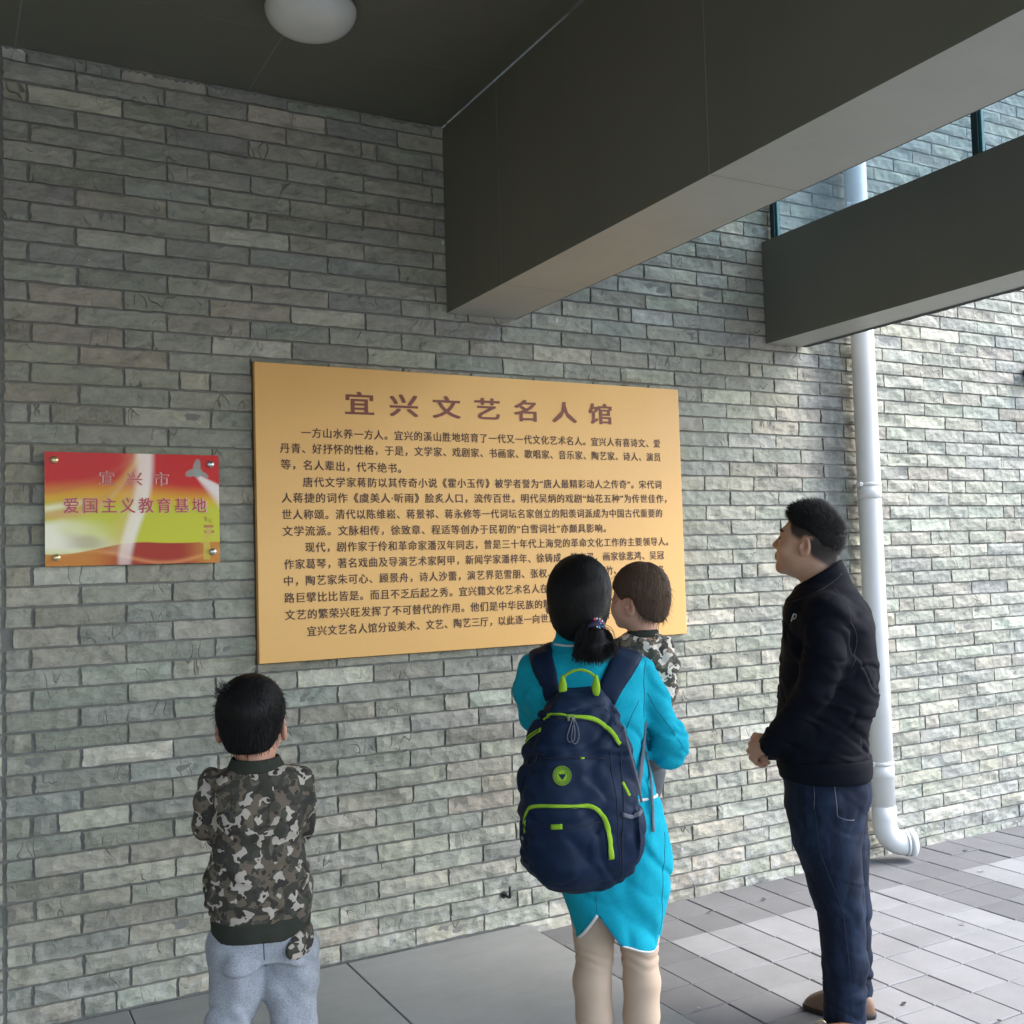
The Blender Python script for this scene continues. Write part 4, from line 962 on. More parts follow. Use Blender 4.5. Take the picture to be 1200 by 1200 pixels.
stitch([(977, 912), (979, 930), (981, 952), (982, 957)]); stitch([(982, 957), (992, 961), (1001, 961)]); stitch([(985, 911), (1000, 913.5), (1013, 909)]); stitch([(954, 921), (954.5, 934), (954, 948)], .001)
band('side_seam', f_jeans, [fg.hit(f_jeans, x, y) for x, y in ((955, 950), (962, 1000), (985, 1060), (990, 1085), (996, 1140), (998, 1185))], .0022, .0006, plain('denim_seam', (.012, .02, .04), .9, bump=0), jn, step=.02)
# shoes
g0 = lambda px, py: tuple(fg.loc(A(*on_z(px, py, 0), 0))[:2])
o, _ = shoe(man, g0(1026, 1193), g0(942, 1181), 0, LEATHERB); 
o, fs = shoe(man, g0(1018, 1246), g0(947, 1219), 0, LEATHER)
b = MB(); c_ = A(*g0(964, 1221), .060); b.tube([tuple(c_ + A(.012 * math.cos(a), -.012, .010 * math.sin(a))) for a in np.linspace(0, 2 * PI, 13)], .0025, 6); b.build('buckle', M['gold'], o, True)
if 0: cp, _ = sdf_mesh('heel_cap', lambda P: np.maximum(ell(P, (*g0(1021, 1192), .045), (.040, .048, .052)), .014 - P[:, 2]), A(*g0(1021, 1192), .0) - .08, A(*g0(1021, 1192), 0) + .12, .005)
M1 = 1

# ------------------------------------------------------------------ the woman in the cyan dress
fg = Fig(694, 2.837, .04); L = fg.L; wf = fg
woman = fg.root('person', label='woman in a cyan knitted dress with black ponytail carrying the toddler and wearing the backpack', cat='person')
whc, whR, whs = L(676.5, 702), rot(10, 4, 3), .96
def f_whead(P): return head_sdf(P, whc, whR, whs)
def f_woman(P):
    d = f_whead(P)
    d = smin(d, chain(P, [L(677, 712, -.01), L(676, 745, -.005), L(682, 775)], [.050, .046, .055]), .02)
    d = smin(d, loft(P, fg.rows([(772, 632, 740, .05), (800, 630, 748, .085), (850, 642, 744, .09), (905, 648, 752, .085), (960, 654, 770, .10), (1010, 656, 776, .10)])), .02)
    for pts in ([L(624, 784), L(622, 838, .10), L(700, 838, .30)], [L(750, 790), L(782, 878, .01), L(742, 862, .26)]):
        d = smin(d, chain(P, pts, [.032, .028, .022]), .02)
    for hp, kn_, ca, an in ((L(690, 1010, 0), L(696, 1118, 0), L(697, 1158, -.01), L(699, 1330, .02)), (L(748, 1010, 0), L(750, 1120, 0), L(750, 1160, -.01), L(744, 1325, .02))):
        d = smin(d, chain(P, [hp, kn_, ca, an], [.060, .036, .036, .024]), .012)
    return d
lo, hi = fg.box(590, 1390, -.2, 830, 630, .38); lo[2] = .03
_, V = skin_body(woman, fg, f_woman, lo, hi, .0062, SKIN)
def f_tight(P):
    d = None
    for pts, rr in (([L(692, 1040, 0), L(696, 1100, 0), L(697, 1122, .004), L(694, 1150, -.004), L(697, 1190, -.006), L(701, 1260, .004), L(702, 1338, .02)], [.068, .052, .0470, .0495, .0475, .040, .032]),
                    ([L(748, 1040, 0), L(749, 1100, 0), L(750, 1122, .004), L(752, 1150, -.004), L(752, 1190, -.006), L(748, 1260, .004), L(744, 1335, .02)], [.066, .051, .0465, .0485, .0465, .039, .032])):
        e = chain(P, pts, rr, .012); d = e if d is None else np.minimum(d, e)
    z = P[:, 2]; zz = L(0, 1120)[2]
    return d + .0020 * np.sin((z + .25 * (P[:, 0] + .02 * np.sin(P[:, 0] * 60))) * 260 + 5 * vn(P, (14, 14, 8))) * np.exp(-((z - zz) / .028) ** 2) + folds(P, (12, 12, 8), .0015, 3, False)
lo, hi = fg.box(640, 1390, -.12, 800, 1040, .14); lo[2] = .04
cloth('tights', woman, f_tight, lo, hi, .005, BEIGE)
z_ = woman.location.z
def gw(px, py): return tuple(fg.loc(A(*on_z(px, py, .04), .04))[:2])
an = L(700, 1330, .0); an2 = L(746, 1325, .0)
shoe(woman, (an[0], -.05), (an[0] - .06, .17), .0, plain('black_flats', (.02, .02, .02), .4)); shoe(woman, (an2[0], -.05), (an2[0] - .03, .18), .0, plain('black_flats', (.02, .02, .02), .4))
# dress
DR = fg.rows([(752, 650, 698, .050), (760, 636, 716, .066), (767, 618, 742, .080), (777, 610, 762, .095), (790, 609, 766, .108), (815, 614, 764, .116), (845, 622, 758, .118), (880, 628, 757, .112), (912, 633, 766, .112),
              (935, 637, 773, .118), (965, 641, 780, .128), (1000, 645, 784, .134), (1040, 655, 784.5, .134), (1070, 667, 780, .128), (1095, 675, 776, .122), (1106, 677, 774, .119), (1126, 679, 773, .117)])
DRi = [(r[0], r[1], r[2], r[3] - .007, r[4] - .007) for r in DR]
ap, hl, hr, he = L(701, 1072, -.115), L(677, 1101, -.045), L(728.5, 1108, -.115), L(773, 1111, -.02)
HEM = ([ap[0] - .2, hl[0], ap[0], hr[0], he[0], he[0] + .3], [hl[2], hl[2], ap[2], hr[2], he[2], he[2]])
def f_dress(P):
    d = loft(P, DR, 2.25); x, z = P[:, 0], P[:, 2]
    d = smin(d, chain(P, [L(622, 784, .0), L(619, 808, .03), L(626, 840, .11), L(700, 838, .30)], [.036, .042, .038, .03], .02), .022)
    d = smin(d, chain(P, [L(751, 786, .0), L(765, 822, 0), L(784, 866, .01), L(784, 880, .03), L(742, 862, .25)], [.040, .044, .045, .046, .036], .02), .016)
    gap = chain(P, [L(760, 856, -.02), L(761, 875, -.02), L(760, 893, .0)], [.003, .008, .003], .004); d = smax(d, -gap, .006)
    d = smin(d, loft(P, fg.rows([(738, 653, 695, .047), (745, 651.5, 697, .049), (757, 646, 704, .056), (762, 642, 708, .05)]), 2.1), .012)
    h = np.interp(x, *HEM)
    h = np.where(P[:, 1] < .0, h, he[2]); hcut = h - z
    w = np.clip((L(0, 930)[2] - z) / .2, 0, 1)
    d = d + folds(P, (9, 9, 3.0), .0080, 4, False) * w + folds(P + P[:, [2, 0, 0]] * .8, (7, 7, 9), .0040, 44) * (.3 + .7 * w) + creases(P + P[:, [2, 0, 1]] * .9, (7, 7, 9), .0034, 54) + .0055 * np.exp(-((x + .55 * z - (ap[0] + .55 * ap[2] + .10)) / .028) ** 2) * w * (P[:, 1] < 0)
    e = L(783, 860, 0); fe = np.exp(-(np.linalg.norm(P - e, axis=1) / .07) ** 2)
    d = d + folds(P + P[:, [2, 0, 1]] * .6, (14, 14, 34), .006, 11) * fe + folds(P, (11, 11, 11), .0022, 19, False)
    inner = np.maximum(d + .013, z - L(0, 1045)[2]); return smax(smax(d, -inner, .003), hcut, .003)
lo, hi = fg.box(592, 1130, -.2, 822, 728, .36)
dr, V = cloth('dress', woman, f_dress, lo, hi, .0052, CYAN)
hd = lambda x, y, **k: fg.hit(f_dress, x, y, **k)
def onr(pts, w, mat, nm, th=.0012, par=None, **k): return band(nm, f_dress, [hd(x, y) for x, y in pts], w, th, mat, par or dr, **k)
onr([(649, 755), (660, 756.5), (675, 757), (690, 756.5), (701, 754)], .0055, M['white'], 'collar_trim', .0018)
hmz = lambda x, dz=.0035: hity(f_dress, x, np.interp(x, *HEM) + dz)
def edge(x0, x1, w, mat, nm, dz=.0035): return band(nm, f_dress, [hmz(x, dz) for x in np.linspace(x0, x1, 7)], w, .002, mat, dr, step=.008, settle=False)
edge(hl[0] + .002, ap[0] - .002, .0075, M['white'], 'hem_trim', .0045); edge(hr[0] + .001, he[0] - .006, .007, M['white'], 'hem_trim'); edge(ap[0] + .003, hr[0] - .003, .003, SEAM, 'slit_seam', .004)
onr([(748, 938.5), (758, 936.5), (766, 934.5), (772.5, 931)], .007, M['white'], 'waist_trim', .0018)
onr([(753.5, 768), (755, 790), (756, 815), (755, 840)], .003, SEAM, 'seam', .0012); onr([(759, 812), (768, 830), (782, 848), (800, 876)], .002, SEAM, 'seam', .001)
onr([(749, 820), (740, 840), (734, 860)], .002, SEAM, 'seam', .001); onr([(698, 1045), (699, 1058), (700, 1070)], .002, SEAM, 'seam', .001); onr([(779, 975), (779, 1010), (776, 1050), (772, 1095)], .002, SEAM, 'seam', .001)
# hair: smooth cap drawn down to a low ponytail
tie = L(695, 731, -.112)
def f_whair(P):
    q = head_q(P, whc, whR, whs); d = smin(ell(q, (0, -.022, .025), (.0835, .103, .095)), ell(q, (-.004, -.048, -.052), (.062, .056, .055)), .05) * whs - .0045
    d = smin(d, chain(P, [L(690, 716, -.08), tie], [.035, .014]), .03)
    line = np.interp(q[:, 1], [-.2, -.03, .0, .03, .07], [-.2, -.13, -.045, .005, .06]) + .075 * (q[:, 0] > .03) * np.exp(-((q[:, 1] - .012) / .022) ** 2); return smax(d, (line - q[:, 2]) * .9, .010) + folds(P, (40, 40, 6), .0012, 2, False)
wh, V = cloth('hair', woman, f_whair, whc - .2, whc + .2, .0048, HAIR)
def flw(P): D = tie - P; return D / (np.linalg.norm(D, axis=1)[:, None] + .01)
strands('hair_locks', scatter(V, 160, 88), flw, 6, .06, .0010, f_whair, HAIR, wh, curl=.35, rise=.10, seed=89)
strands('hair_locks', scatter(V, 7000, 8), flw, 5, .055, .0016, f_whair, HAIR, wh, lift=.0012, curl=.08, seed=9)
PT = [(tie, .012), (L(698, 743, -.128), .020), (L(698, 756, -.130), .026), (L(698, 764, -.128), .026)]
f_pony = lambda P: smin(chain(P, [a for a, b in PT], [b for a, b in PT], .01), smin(chain(P, [tie, L(684, 762, -.128)], [.012, .016]), chain(P, [tie, L(712, 753, -.128)], [.012, .016]), .012), .012) + folds(P, (45, 45, 9), .004, 5, False)
pn, V = cloth('ponytail', woman, f_pony, tie - .12, tie + .12, .0045, HAIR, wh)
r_ = np.random.RandomState(5); tips = []
b = MB()
for i in range(1500):
    u = r_.rand() * 2 - 1; t0 = tie + r_.randn(3) * A(.007, .005, .004); tip = L(697.5 + 26 * u + r_.randn() * 2, 774 - 4 * abs(u) ** 1.5 + r_.randn() * 3.5 - (12 * max(0, u - .35)), -.137 + r_.randn() * .012)
    mid = L(697 + 19 * u * (.8 + .4 * r_.rand()), 748 + 4 * r_.randn(), -.145 + .018 * r_.rand()); C = resample([t0, mid, tip], .016)
    b.tube([tuple(p) for p in C], [.0011 * (1 - .8 * k / len(C)) for k in range(len(C))], 3, False)
tag(b.build('ponytail_locks', HAIR, pn, True), kind='stuff')
sc = MB(); tc_ = tie + A(.009, -.004, -.010); sc.tube([tuple(tie + A(.017 * math.cos(a) + .004, .013 * math.sin(a) - .002, -.006 + .006 * math.sin(a * 3))) for a in np.linspace(0, 2 * PI, 25)], .011, 10)
ht = sc.build('hair_tie', plain('dark_elastic', (.03, .02, .06), .6), wh, True)
bc = [('red_bead', (.6, .02, .06)), ('blue_bead', (.03, .08, .5)), ('white_bead', (.75, .75, .78)), ('green_bead', (.02, .35, .25)), ('pink_bead', (.7, .2, .4))]
bms = [plain(n_, c_, .15, bump=0) for n_, c_ in bc]
for i in range(110):
    a = r_.rand() * 2 * PI; e_ = math.asin(r_.rand() * 1.9 - .95); p = tc_ + A(.021 * math.cos(e_) * math.cos(a), .021 * math.cos(e_) * math.sin(a), .026 * math.sin(e_)); rr = .0026
    o = MB().lathe([(rr * math.sin(t) + .00001, -rr * math.cos(t)) for t in np.linspace(0, PI, 6)], seg=8).build('bead', bms[r_.randint(5)] if i % 3 else bms[[1, 2, 0][i // 3 % 3]], ht, True); o.location = tuple(p)
band('earring', f_whead, [fg.hit(f_whead, 655, 737), fg.hit(f_whead, 655.5, 744)], .003, .002, M['gold'], woman, settle=False)

# ------------------------------------------------------------------ the backpack on her back
yaw = math.radians(24); bp = L(684, 1030, -.20)
pack = empty('backpack', tuple(fg.org + fg.X * bp[0] + fg.Y * bp[1] + A(0, 0, bp[2])), -fg.az, label='navy blue backpack with lime green zips and a round lime badge worn by the woman', cat='backpack')
PKc = (L(684, 900, -.20)[0], L(684, 900, -.20)[1])
def pk_rows(rr):
    o = []
    for py, xl, xr, t, dw in rr:
        xl -= 7 if py > 850 else 3
        w = -.185; a, b_ = L(xl, py, w), L(xr, py, w); W = (b_[0] - a[0]) / 2; cs, sn = math.cos(yaw), math.sin(yaw); ax = (W * .985 - t * sn * .72) / cs
        o.append(((a[2] + b_[2]) / 2, PKc[0] + ((a[0] + b_[0]) / 2 - PKc[0]) * cs + (dw) * sn * 0, PKc[1] + dw, ax, t))
    return o
PB = pk_rows([(806, 667, 716, .022, .03), (810, 656, 720, .034, .022), (817, 644, 723, .046, .015), (828, 632, 728, .058, .008), (845, 623, 733, .067, .004), (868, 615, 737, .073, 0), (900, 608, 743, .079, -.002), (935, 604, 748, .084, -.004), (970, 603, 751, .088, -.006),
              (1000, 609, 749, .086, -.004), (1018, 622, 743, .078, 0), (1030, 638, 736, .064, .004), (1037, 654, 728, .046, .008), (1041, 668, 716, .030, .012)])
Ry = np.array([[math.cos(yaw), -math.sin(yaw)], [math.sin(yaw), math.cos(yaw)]])
def bag_q(P): return (P[:, :2] - A(*PKc)) @ Ry          # a along the width, b outward is negative
BDG = L(658.5, 909, -.27)
def f_bag0(P): return loft(P, PB, 3.3, yaw, PKc)
def f_bag(P):
    d = f_bag0(P); q = bag_q(P); z = P[:, 2]; z1, z2 = L(0, 1034, -.27)[2], L(0, 940, -.27)[2]
    zz = lambda py: L(0, py, -.27)[2]
    # lower front pocket and upper front panel stand proud
    p1 = np.sqrt(np.clip(np.abs(q[:, 0] + .012) / .118, 0, 9) ** 6 + np.clip(np.abs(z - (z1 + z2) / 2) / ((z2 - z1) / 2 + .004), 0, 9) ** 5)
    p2 = np.sqrt(np.clip(np.abs(q[:, 0] + .005) / .112, 0, 9) ** 6 + np.clip(np.abs(z - (zz(888) + zz(948)) / 2) / .066, 0, 9) ** 6)
    out_ = (q[:, 1] < -.02)
    d = d - (.020 * (1 / (1 + p1 ** 3)) + .007 * (1 / (1 + p2 ** 3))) * out_
    # side pocket bulge
    sp_ = np.exp(-((z - zz(985)) / .055) ** 4) * (q[:, 0] > .09); d = d - .010 * sp_
    cal = 1 - np.exp(-(np.linalg.norm((P - BDG)[:, [0, 2]], axis=1) / .042) ** 4); d = d + cal * (folds(P + P[:, [2, 0, 1]] * .7, (9, 9, 12), .0045, 6) + creases(P + P[:, [2, 0, 1]] * .5, (9, 9, 12), .0030, 66) + creases(P + P[:, [2, 0, 1]] * -.6, (11, 11, 14), .0026, 76) + folds(P, (22, 22, 22), .0014, 16, False))
    d = d + .004 * np.exp(-((z - zz(850)) / .006) ** 2) * out_
    return d
lo, hi = fg.box(585, 1060, -.42, 790, 785, -.02)
lo = np.minimum(lo, L(585, 1060, -.02)); hi = np.maximum(hi, L(790, 785, -.42))
bo = np.array(bp); bag_, V = cloth('main_compartment', pack, f_bag, lo, hi, .0052, NAVY); bag_.location = tuple(-bo)
hb = lambda x, y: fg.hit(f_bag, x, y, start=fg.dist - .75)
def onb(pts, w, mat, nm, th=.0016, **k): P_ = [hb(x, y) for x, y in pts]; o = band(nm, f_bag, P_, w, th, mat, bag_, **k); return o
def at_bag(o): o.parent = bag_; return o
onb([(636.5, 843), (643, 838.5), (655, 837.5), (672, 839.5), (690, 841), (703, 846), (715, 855.5), (727, 872)], .011, M['lime'], 'top_zip', .0022, step=.006)
onb([(637, 841.5), (655, 841.5), (672, 843.5), (690, 845), (702, 850), (713, 859), (726, 876)], .0025, SEAMB, 'zip_teeth', .003, off=.001, step=.008)
onb([(615, 869), (619, 864.5), (626, 859), (633.5, 855)], .010, M['lime'], 'side_zip', .0022, step=.006, settle=False); onb([(615.5, 869), (619.5, 865), (626, 860), (633, 856)], .002, SEAMB, 'zip_teeth', .0035, step=.006, settle=False)
onb([(614.5, 976), (614, 962), (616, 953), (621, 946.5), (632, 944.5), (650, 945), (672, 945.5), (690, 944.5), (700, 949), (707, 957), (712, 969), (715, 985), (716.5, 1007)], [.006, .007, .009, .009, .009, .009, .010, .011, .013, .014, .015], M['lime'], 'pocket_zip', .0026, step=.006)
onb([(616, 972), (616.5, 958), (621, 949.5), (634, 947.5), (660, 947.5), (690, 947.5), (699, 952), (706, 962), (711.5, 985), (713, 1006)], .002, SEAMB, 'zip_teeth', .004, step=.008)
onb([(646, 969), (652, 969), (659, 968.5)], .012, M['lime'], 'pull_tab', .004, step=.005); onb([(729.5, 916.5), (733, 923), (738, 932.5)], .008, M['lime'], 'side_zip', .002, step=.006)
onb([(616, 957), (625, 963), (640, 969), (655, 971), (675, 969.5), (695, 965), (705, 962)], .003, SEAMB, 'seam', .001); onb([(633, 889), (655, 889), (690, 888.5), (709, 889)], .0035, SEAMB, 'pocket_edge', .003)
onb([(727.5, 880), (730, 920), (730, 960), (729, 1000), (726, 1030)], .003, SEAMB, 'seam', .0015); onb([(715, 880), (722, 930), (724, 980), (722, 1030)], .0025, SEAMB, 'seam', .001); onb([(680, 888.5), (684, 888.7)], .004, M['lime'], 'tag', .004)
onb([(729, 954), (735, 956.5), (742, 957), (748, 954.5), (751, 949.5)], .010, M['webbing'], 'side_pocket_rim', .004, step=.006)
onb([(632, 838), (622, 850), (614, 868)], .002, SEAMB, 'seam', .001); onb([(640, 830), (660, 822), (690, 823), (712, 834), (722, 850)], .002, SEAMB, 'seam', .001)
# badge: ring, band of small marks, plain animal head shape
bc_ = hb(658.5, 909); N_, _ = grad(f_bag, bc_[None], .01); N_ = N_[0]; ux = np.cross(A(0, 0, 1), N_); ux /= np.linalg.norm(ux); uy = np.cross(N_, ux)
def disk(name, polys, mat, lift):
    v, f = [], []
    for pg in polys:
        n0 = len(v); k = len(pg)
        for z_ in (0, .0008):
            for x, y in pg: v.append(bc_ + ux * x + uy * y + N_ * (lift + z_))
        f.append(tuple(n0 + k + i for i in range(k))); f += [(n0 + i, n0 + (i + 1) % k, n0 + k + (i + 1) % k, n0 + k + i) for i in range(k)]
    return tag(link(name, pymesh(name, v, f), mat, bag_), kind='stuff') if len(polys) > 1 else link(name, pymesh(name, v, f), mat, bag_)
circ = lambda r, n=40: [(r * math.cos(a), r * math.sin(a)) for a in np.linspace(0, 2 * PI, n + 1)[:-1]]
def arcp(r0, r1, a0, a1, n=5): t = np.linspace(a0, a1, n); return [(r0 * math.cos(a), r0 * math.sin(a)) for a in t] + [(r1 * math.cos(a), r1 * math.sin(a)) for a in t[::-1]]
disk('badge', [circ(.0225)], M['lime'], .002); disk('badge_ring', [arcp(.0200, .0210, a, a + PI / 6) for a in np.linspace(0, 2 * PI, 13)[:-1]], NAVY, .003)
disk('badge_marks', [arcp(.0165, .0190, a, a + .12, 2) for a in np.linspace(0, 2 * PI, 25)[:-1]], NAVY, .003); disk('badge_inner_ring', [arcp(.0135, .0145, a, a + PI / 6) for a in np.linspace(0, 2 * PI, 13)[:-1]], NAVY, .003)
disk('badge_head', [[(-.009, .007), (-.005, .003), (0, .004), (.005, .003), (.009, .007), (.007, -.001), (0, -.010), (-.007, -.001)][::-1]], NAVY, .0032)
# zip pulls and cords
def cord(name, pts, r, mat, par=bag_, seg=6): return MB().tube([tuple(p) for p in resample(pts, .006)], r, seg).build(name, mat, par, True)
h2 = lambda x, y, o=.006: hb(x, y) + N_ * o
for x0_, y0_ in ((665, 840), (671, 841)):
    o = MB().tube([tuple(h2(x0_, y0_ - 1)), tuple(h2(x0_ + 1, y0_ + 4))], .0035, 6).build('slider', M['steel'], bag_)
cord('zip_cord', [h2(670, 843), h2(667, 853), h2(664, 864), h2(667, 870), h2(672, 868), h2(673, 856), h2(671, 844)], .0014, M['webbing']); cord('zip_cord', [h2(673, 843), h2(677, 855), h2(677.5, 866), h2(673, 872), h2(669, 866), h2(671, 850)], .0014, M['webbing'])
cord('zip_cord', [h2(637, 885), h2(628, 883), h2(620, 888), h2(618, 894), h2(622, 897), h2(627, 892), h2(629, 884)], .0012, M['black']); MB().tube([tuple(h2(611.5, 980)), tuple(h2(613, 984))], .003, 6).build('slider', M['steel'], bag_)
cord('zip_cord', [h2(612.5, 984), h2(615, 990), h2(615, 998)], .0012, M['black'])
# carry handle
hp = [L(659, 812, -.20), L(657, 803, -.20), L(661, 793, -.205), L(670, 787, -.205), L(680, 785, -.205), L(691, 788, -.205), L(699, 796, -.205), L(700.5, 804, -.20), L(699, 813, -.20)]
def fhd(P): return np.abs(P[:, 1] + .205) - .001
cord('carry_handle', hp, .0036, M['lime'], bag_, 8)
for x_ in (659.5, 698.5):
    e = (lambda P, x_=x_: smin(ell(P, L(x_, 807, -.205), (.0105, .008, .020)), ell(P, L(x_, 797, -.205), (.006, .007, .014)), .01)); m_, _ = sdf_mesh('handle_end', e, L(x_ - 14, 825, -.24), L(x_ + 14, 780, -.17), .003); link('handle_end', m_, M['lime'], bag_)
# shoulder straps over the dress
def f_both(P): return np.minimum(f_dress(P), f_bag(P) + .004)
top1, top2 = hd(634, 756.5), hd(736, 764)
sl = [hd(633, 757), hd(634, 770), hd(638, 784), hd(643, 799), hd(650, 818)]; sr = [hd(737, 764), hd(732, 776), hd(724, 790), hd(716, 804), hd(708, 822)]
s1 = [sl[0] + A(.0, .11, -.02), sl[0] + A(0, .05, .006)] ; s2 = [sr[0] + A(-.0, .11, -.02), sr[0] + A(0, .05, .006)]
band('shoulder_strap', f_dress, s1 + sl, [.060, .062, .066, .060, .05], .009, NAVY, bag_, off=.001, step=.012, across=6); band('shoulder_strap', f_dress, s2 + sr, [.060, .066, .072, .066, .055], .009, NAVY, bag_, off=.001, step=.012, across=6)
rb = lambda pts, w, nm, mat=M['webbing']: band(nm, f_dress, pts, w, .0016, mat, bag_, settle=False, step=.015, across=2)
rb([hd(757, 846) + A(0, -.004, 0), hd(755, 870) + A(-.0, -.008, 0), hd(751, 900) + A(0, -.012, 0), hd(748, 930) + A(-.004, -.015, 0)], .014, 'strap_webbing'); rb([hd(757, 880) + A(0, -.012, 0), hd(762, 905) + A(0, -.010, 0), hd(764, 935) + A(0, -.008, 0), hd(765.5, 974) + A(0, -.008, 0)], .009, 'strap_tail')
rb([hb(727, 850) + A(.006, -.003, 0), hb(734, 880) + A(.008, -.003, 0), hb(743, 918) + A(.010, -.003, 0), hb(749, 940) + A(.008, -.003, 0)], .006, 'compression_strap')

# ------------------------------------------------------------------ the toddler on her arm
fg = Fig(752, 3.06, .04); L = fg.L
tb = L(752, 872, .0)
tod = empty('person', tuple(fg.org + A(0, 0, tb[2])), -fg.az, label='brown-haired toddler in a camouflage shirt held on the arm of the woman in cyan', cat='person')
thc, thR, ths = L(747.5, 702), rot(63, -2), .80
def f_th(P): return head_sdf(P, thc, thR, ths, 1.)
def f_tod(P):
    d = f_th(P); d = smin(d, chain(P, [L(752, 718), L(754, 738)], [.036, .040]), .02)
    d = smin(d, loft(P, fg.rows([(748, 732, 776, .045), (780, 724, 782, .06), (850, 726, 780, .06), (872, 730, 778, .06)])), .02)
    d = smin(d, chain(P, [L(778, 762, -.02), L(782, 806, -.01), L(766, 828, .06)], [.018, .016, .013]), .01); d = smin(d, chain(P, [L(730, 762, .03), L(716, 790, .06), L(700, 780, .03)], [.022, .020, .016]), .01)
    for a, b_, c_ in ((L(742, 862, .02), L(714, 885, .10), L(716, 940, .08)), (L(768, 866, -.01), L(762, 892, .09), L(756, 950, .10))): d = smin(d, chain(P, [a, b_, c_], [.045, .034, .026]), .02)
    return d
off = A(0, 0, -tb[2])
def shift(o): o.location = tuple(off); return o
o, V = skin_body(tod, fg, f_tod, *fg.box(690, 990, -.1, 805, 645, .2), .0046, SKIN_KID); shift(o)
TR = fg.rows([(739, 735, 771, .038), (747, 726, 778, .050), (756, 719, 786, .058), (772, 715, 789, .066), (790, 717, 786, .070), (812, 718, 787, .072), (845, 720, 788, .074), (868, 724, 786, .072)])
def f_ts(P):
    d = loft(P, TR, 2.3); d = smin(d, chain(P, [L(777, 756, -.01), L(783, 778, -.015), L(782, 812, -.01), L(768, 830, .07)], [.030, .031, .029, .025], .01), .012)
    d = smin(d, chain(P, [L(730, 760, .03), L(716, 788, .06), L(702, 782, .03)], [.030, .028, .022], .01), .012)
    d = smax(d, -cap(P, L(753, 745), L(750, 725), .040, .036), .004); return d + folds(P + P[:, [2, 0, 1]] * .5, (14, 14, 24), .0045, 12) + folds(P, (30, 30, 30), .001, 2, False)
o, V = cloth('shirt', tod, f_ts, *fg.box(690, 885, -.12, 808, 730, .2), .0046, CAMO2); shift(o); ts = o
cr = fg.rows([(737, 735.5, 770.5, .042), (743, 733, 773, .046), (746, 732, 775, .046)])
def f_tc(P): d = loft(P, cr, 2.1); return smax(d, -cap(P, L(753, 760), L(751, 720), .041, .0385), .003)
cloth('collar', tod, f_tc, *fg.box(725, 755, -.08, 785, 728, .08), .0036, RIB, ts)
def f_tl(P):
    d = None
    for a, b_, c_ in ((L(742, 862, .02), L(714, 885, .10), L(716, 935, .08)), (L(768, 866, -.01), L(762, 892, .09), L(757, 945, .10))): e = chain(P, [a, b_, c_], [.058, .046, .038], .01); d = e if d is None else smin(d, e, .02)
    return smin(d, loft(P, fg.rows([(858, 724, 786, .070), (880, 728, 784, .068)])), .02) + folds(P, (14, 14, 24), .004, 3)
o, V = cloth('trousers', tod, f_tl, *fg.box(690, 960, -.1, 805, 850, .2), .0052, plain('grey_trousers', (.12, .12, .13), .9)); shift(o)
def f_tcap(P):
    q = head_q(P, thc, thR, ths); d = smin(ell(q, (0, -.016, .034), (.083, .101, .094)), ell(q, (0, -.050, -.038), (.055, .050, .056)), .05) * ths - .004
    line = np.interp(q[:, 1], [-.2, -.075, -.035, -.016, .008, .030, .055, .085], [-.088, -.086, -.056, .010, .010, -.004, .030, .048]); return smax(d, (line - q[:, 2]) * .8, .010)
o, V = cloth('hair', tod, f_tcap, thc - .16, thc + .16, .004, HAIR_KID); shift(o); to = o
crown = thc + thR @ A(0, -.05, .12)
def flt(P): D = P - crown; D[:, 2] -= .06; return D / (np.linalg.norm(D, axis=1)[:, None] + .01) + A(0, 0, -.5)
strands('hair_locks', scatter(V, 5500, 12), flt, 6, .042, .0016, f_tcap, HAIR_KID, to, lift=.0014, curl=.12, seed=13)
strands('hair_locks', scatter(V, 900, 14), flt, 4, .028, .0014, f_tcap, HAIR_KID, to, curl=.3, rise=.25, seed=15)
for sx in (-1, 1):
    el_ = [thc + thR @ (A(sx * x, y, z) * ths) for x, y, z in ((.018, .09, .000), (.031, .09, .004), (.044, .08, .000))]
    o = band('eyelid_line', f_th, el_, [.002, .004, .002], .001, HAIR, tod, step=.004); shift(o)
ap_ = tuple(off)
for o in list(tod.children):
    if o.name.startswith(('collar',)): o.location = ap_

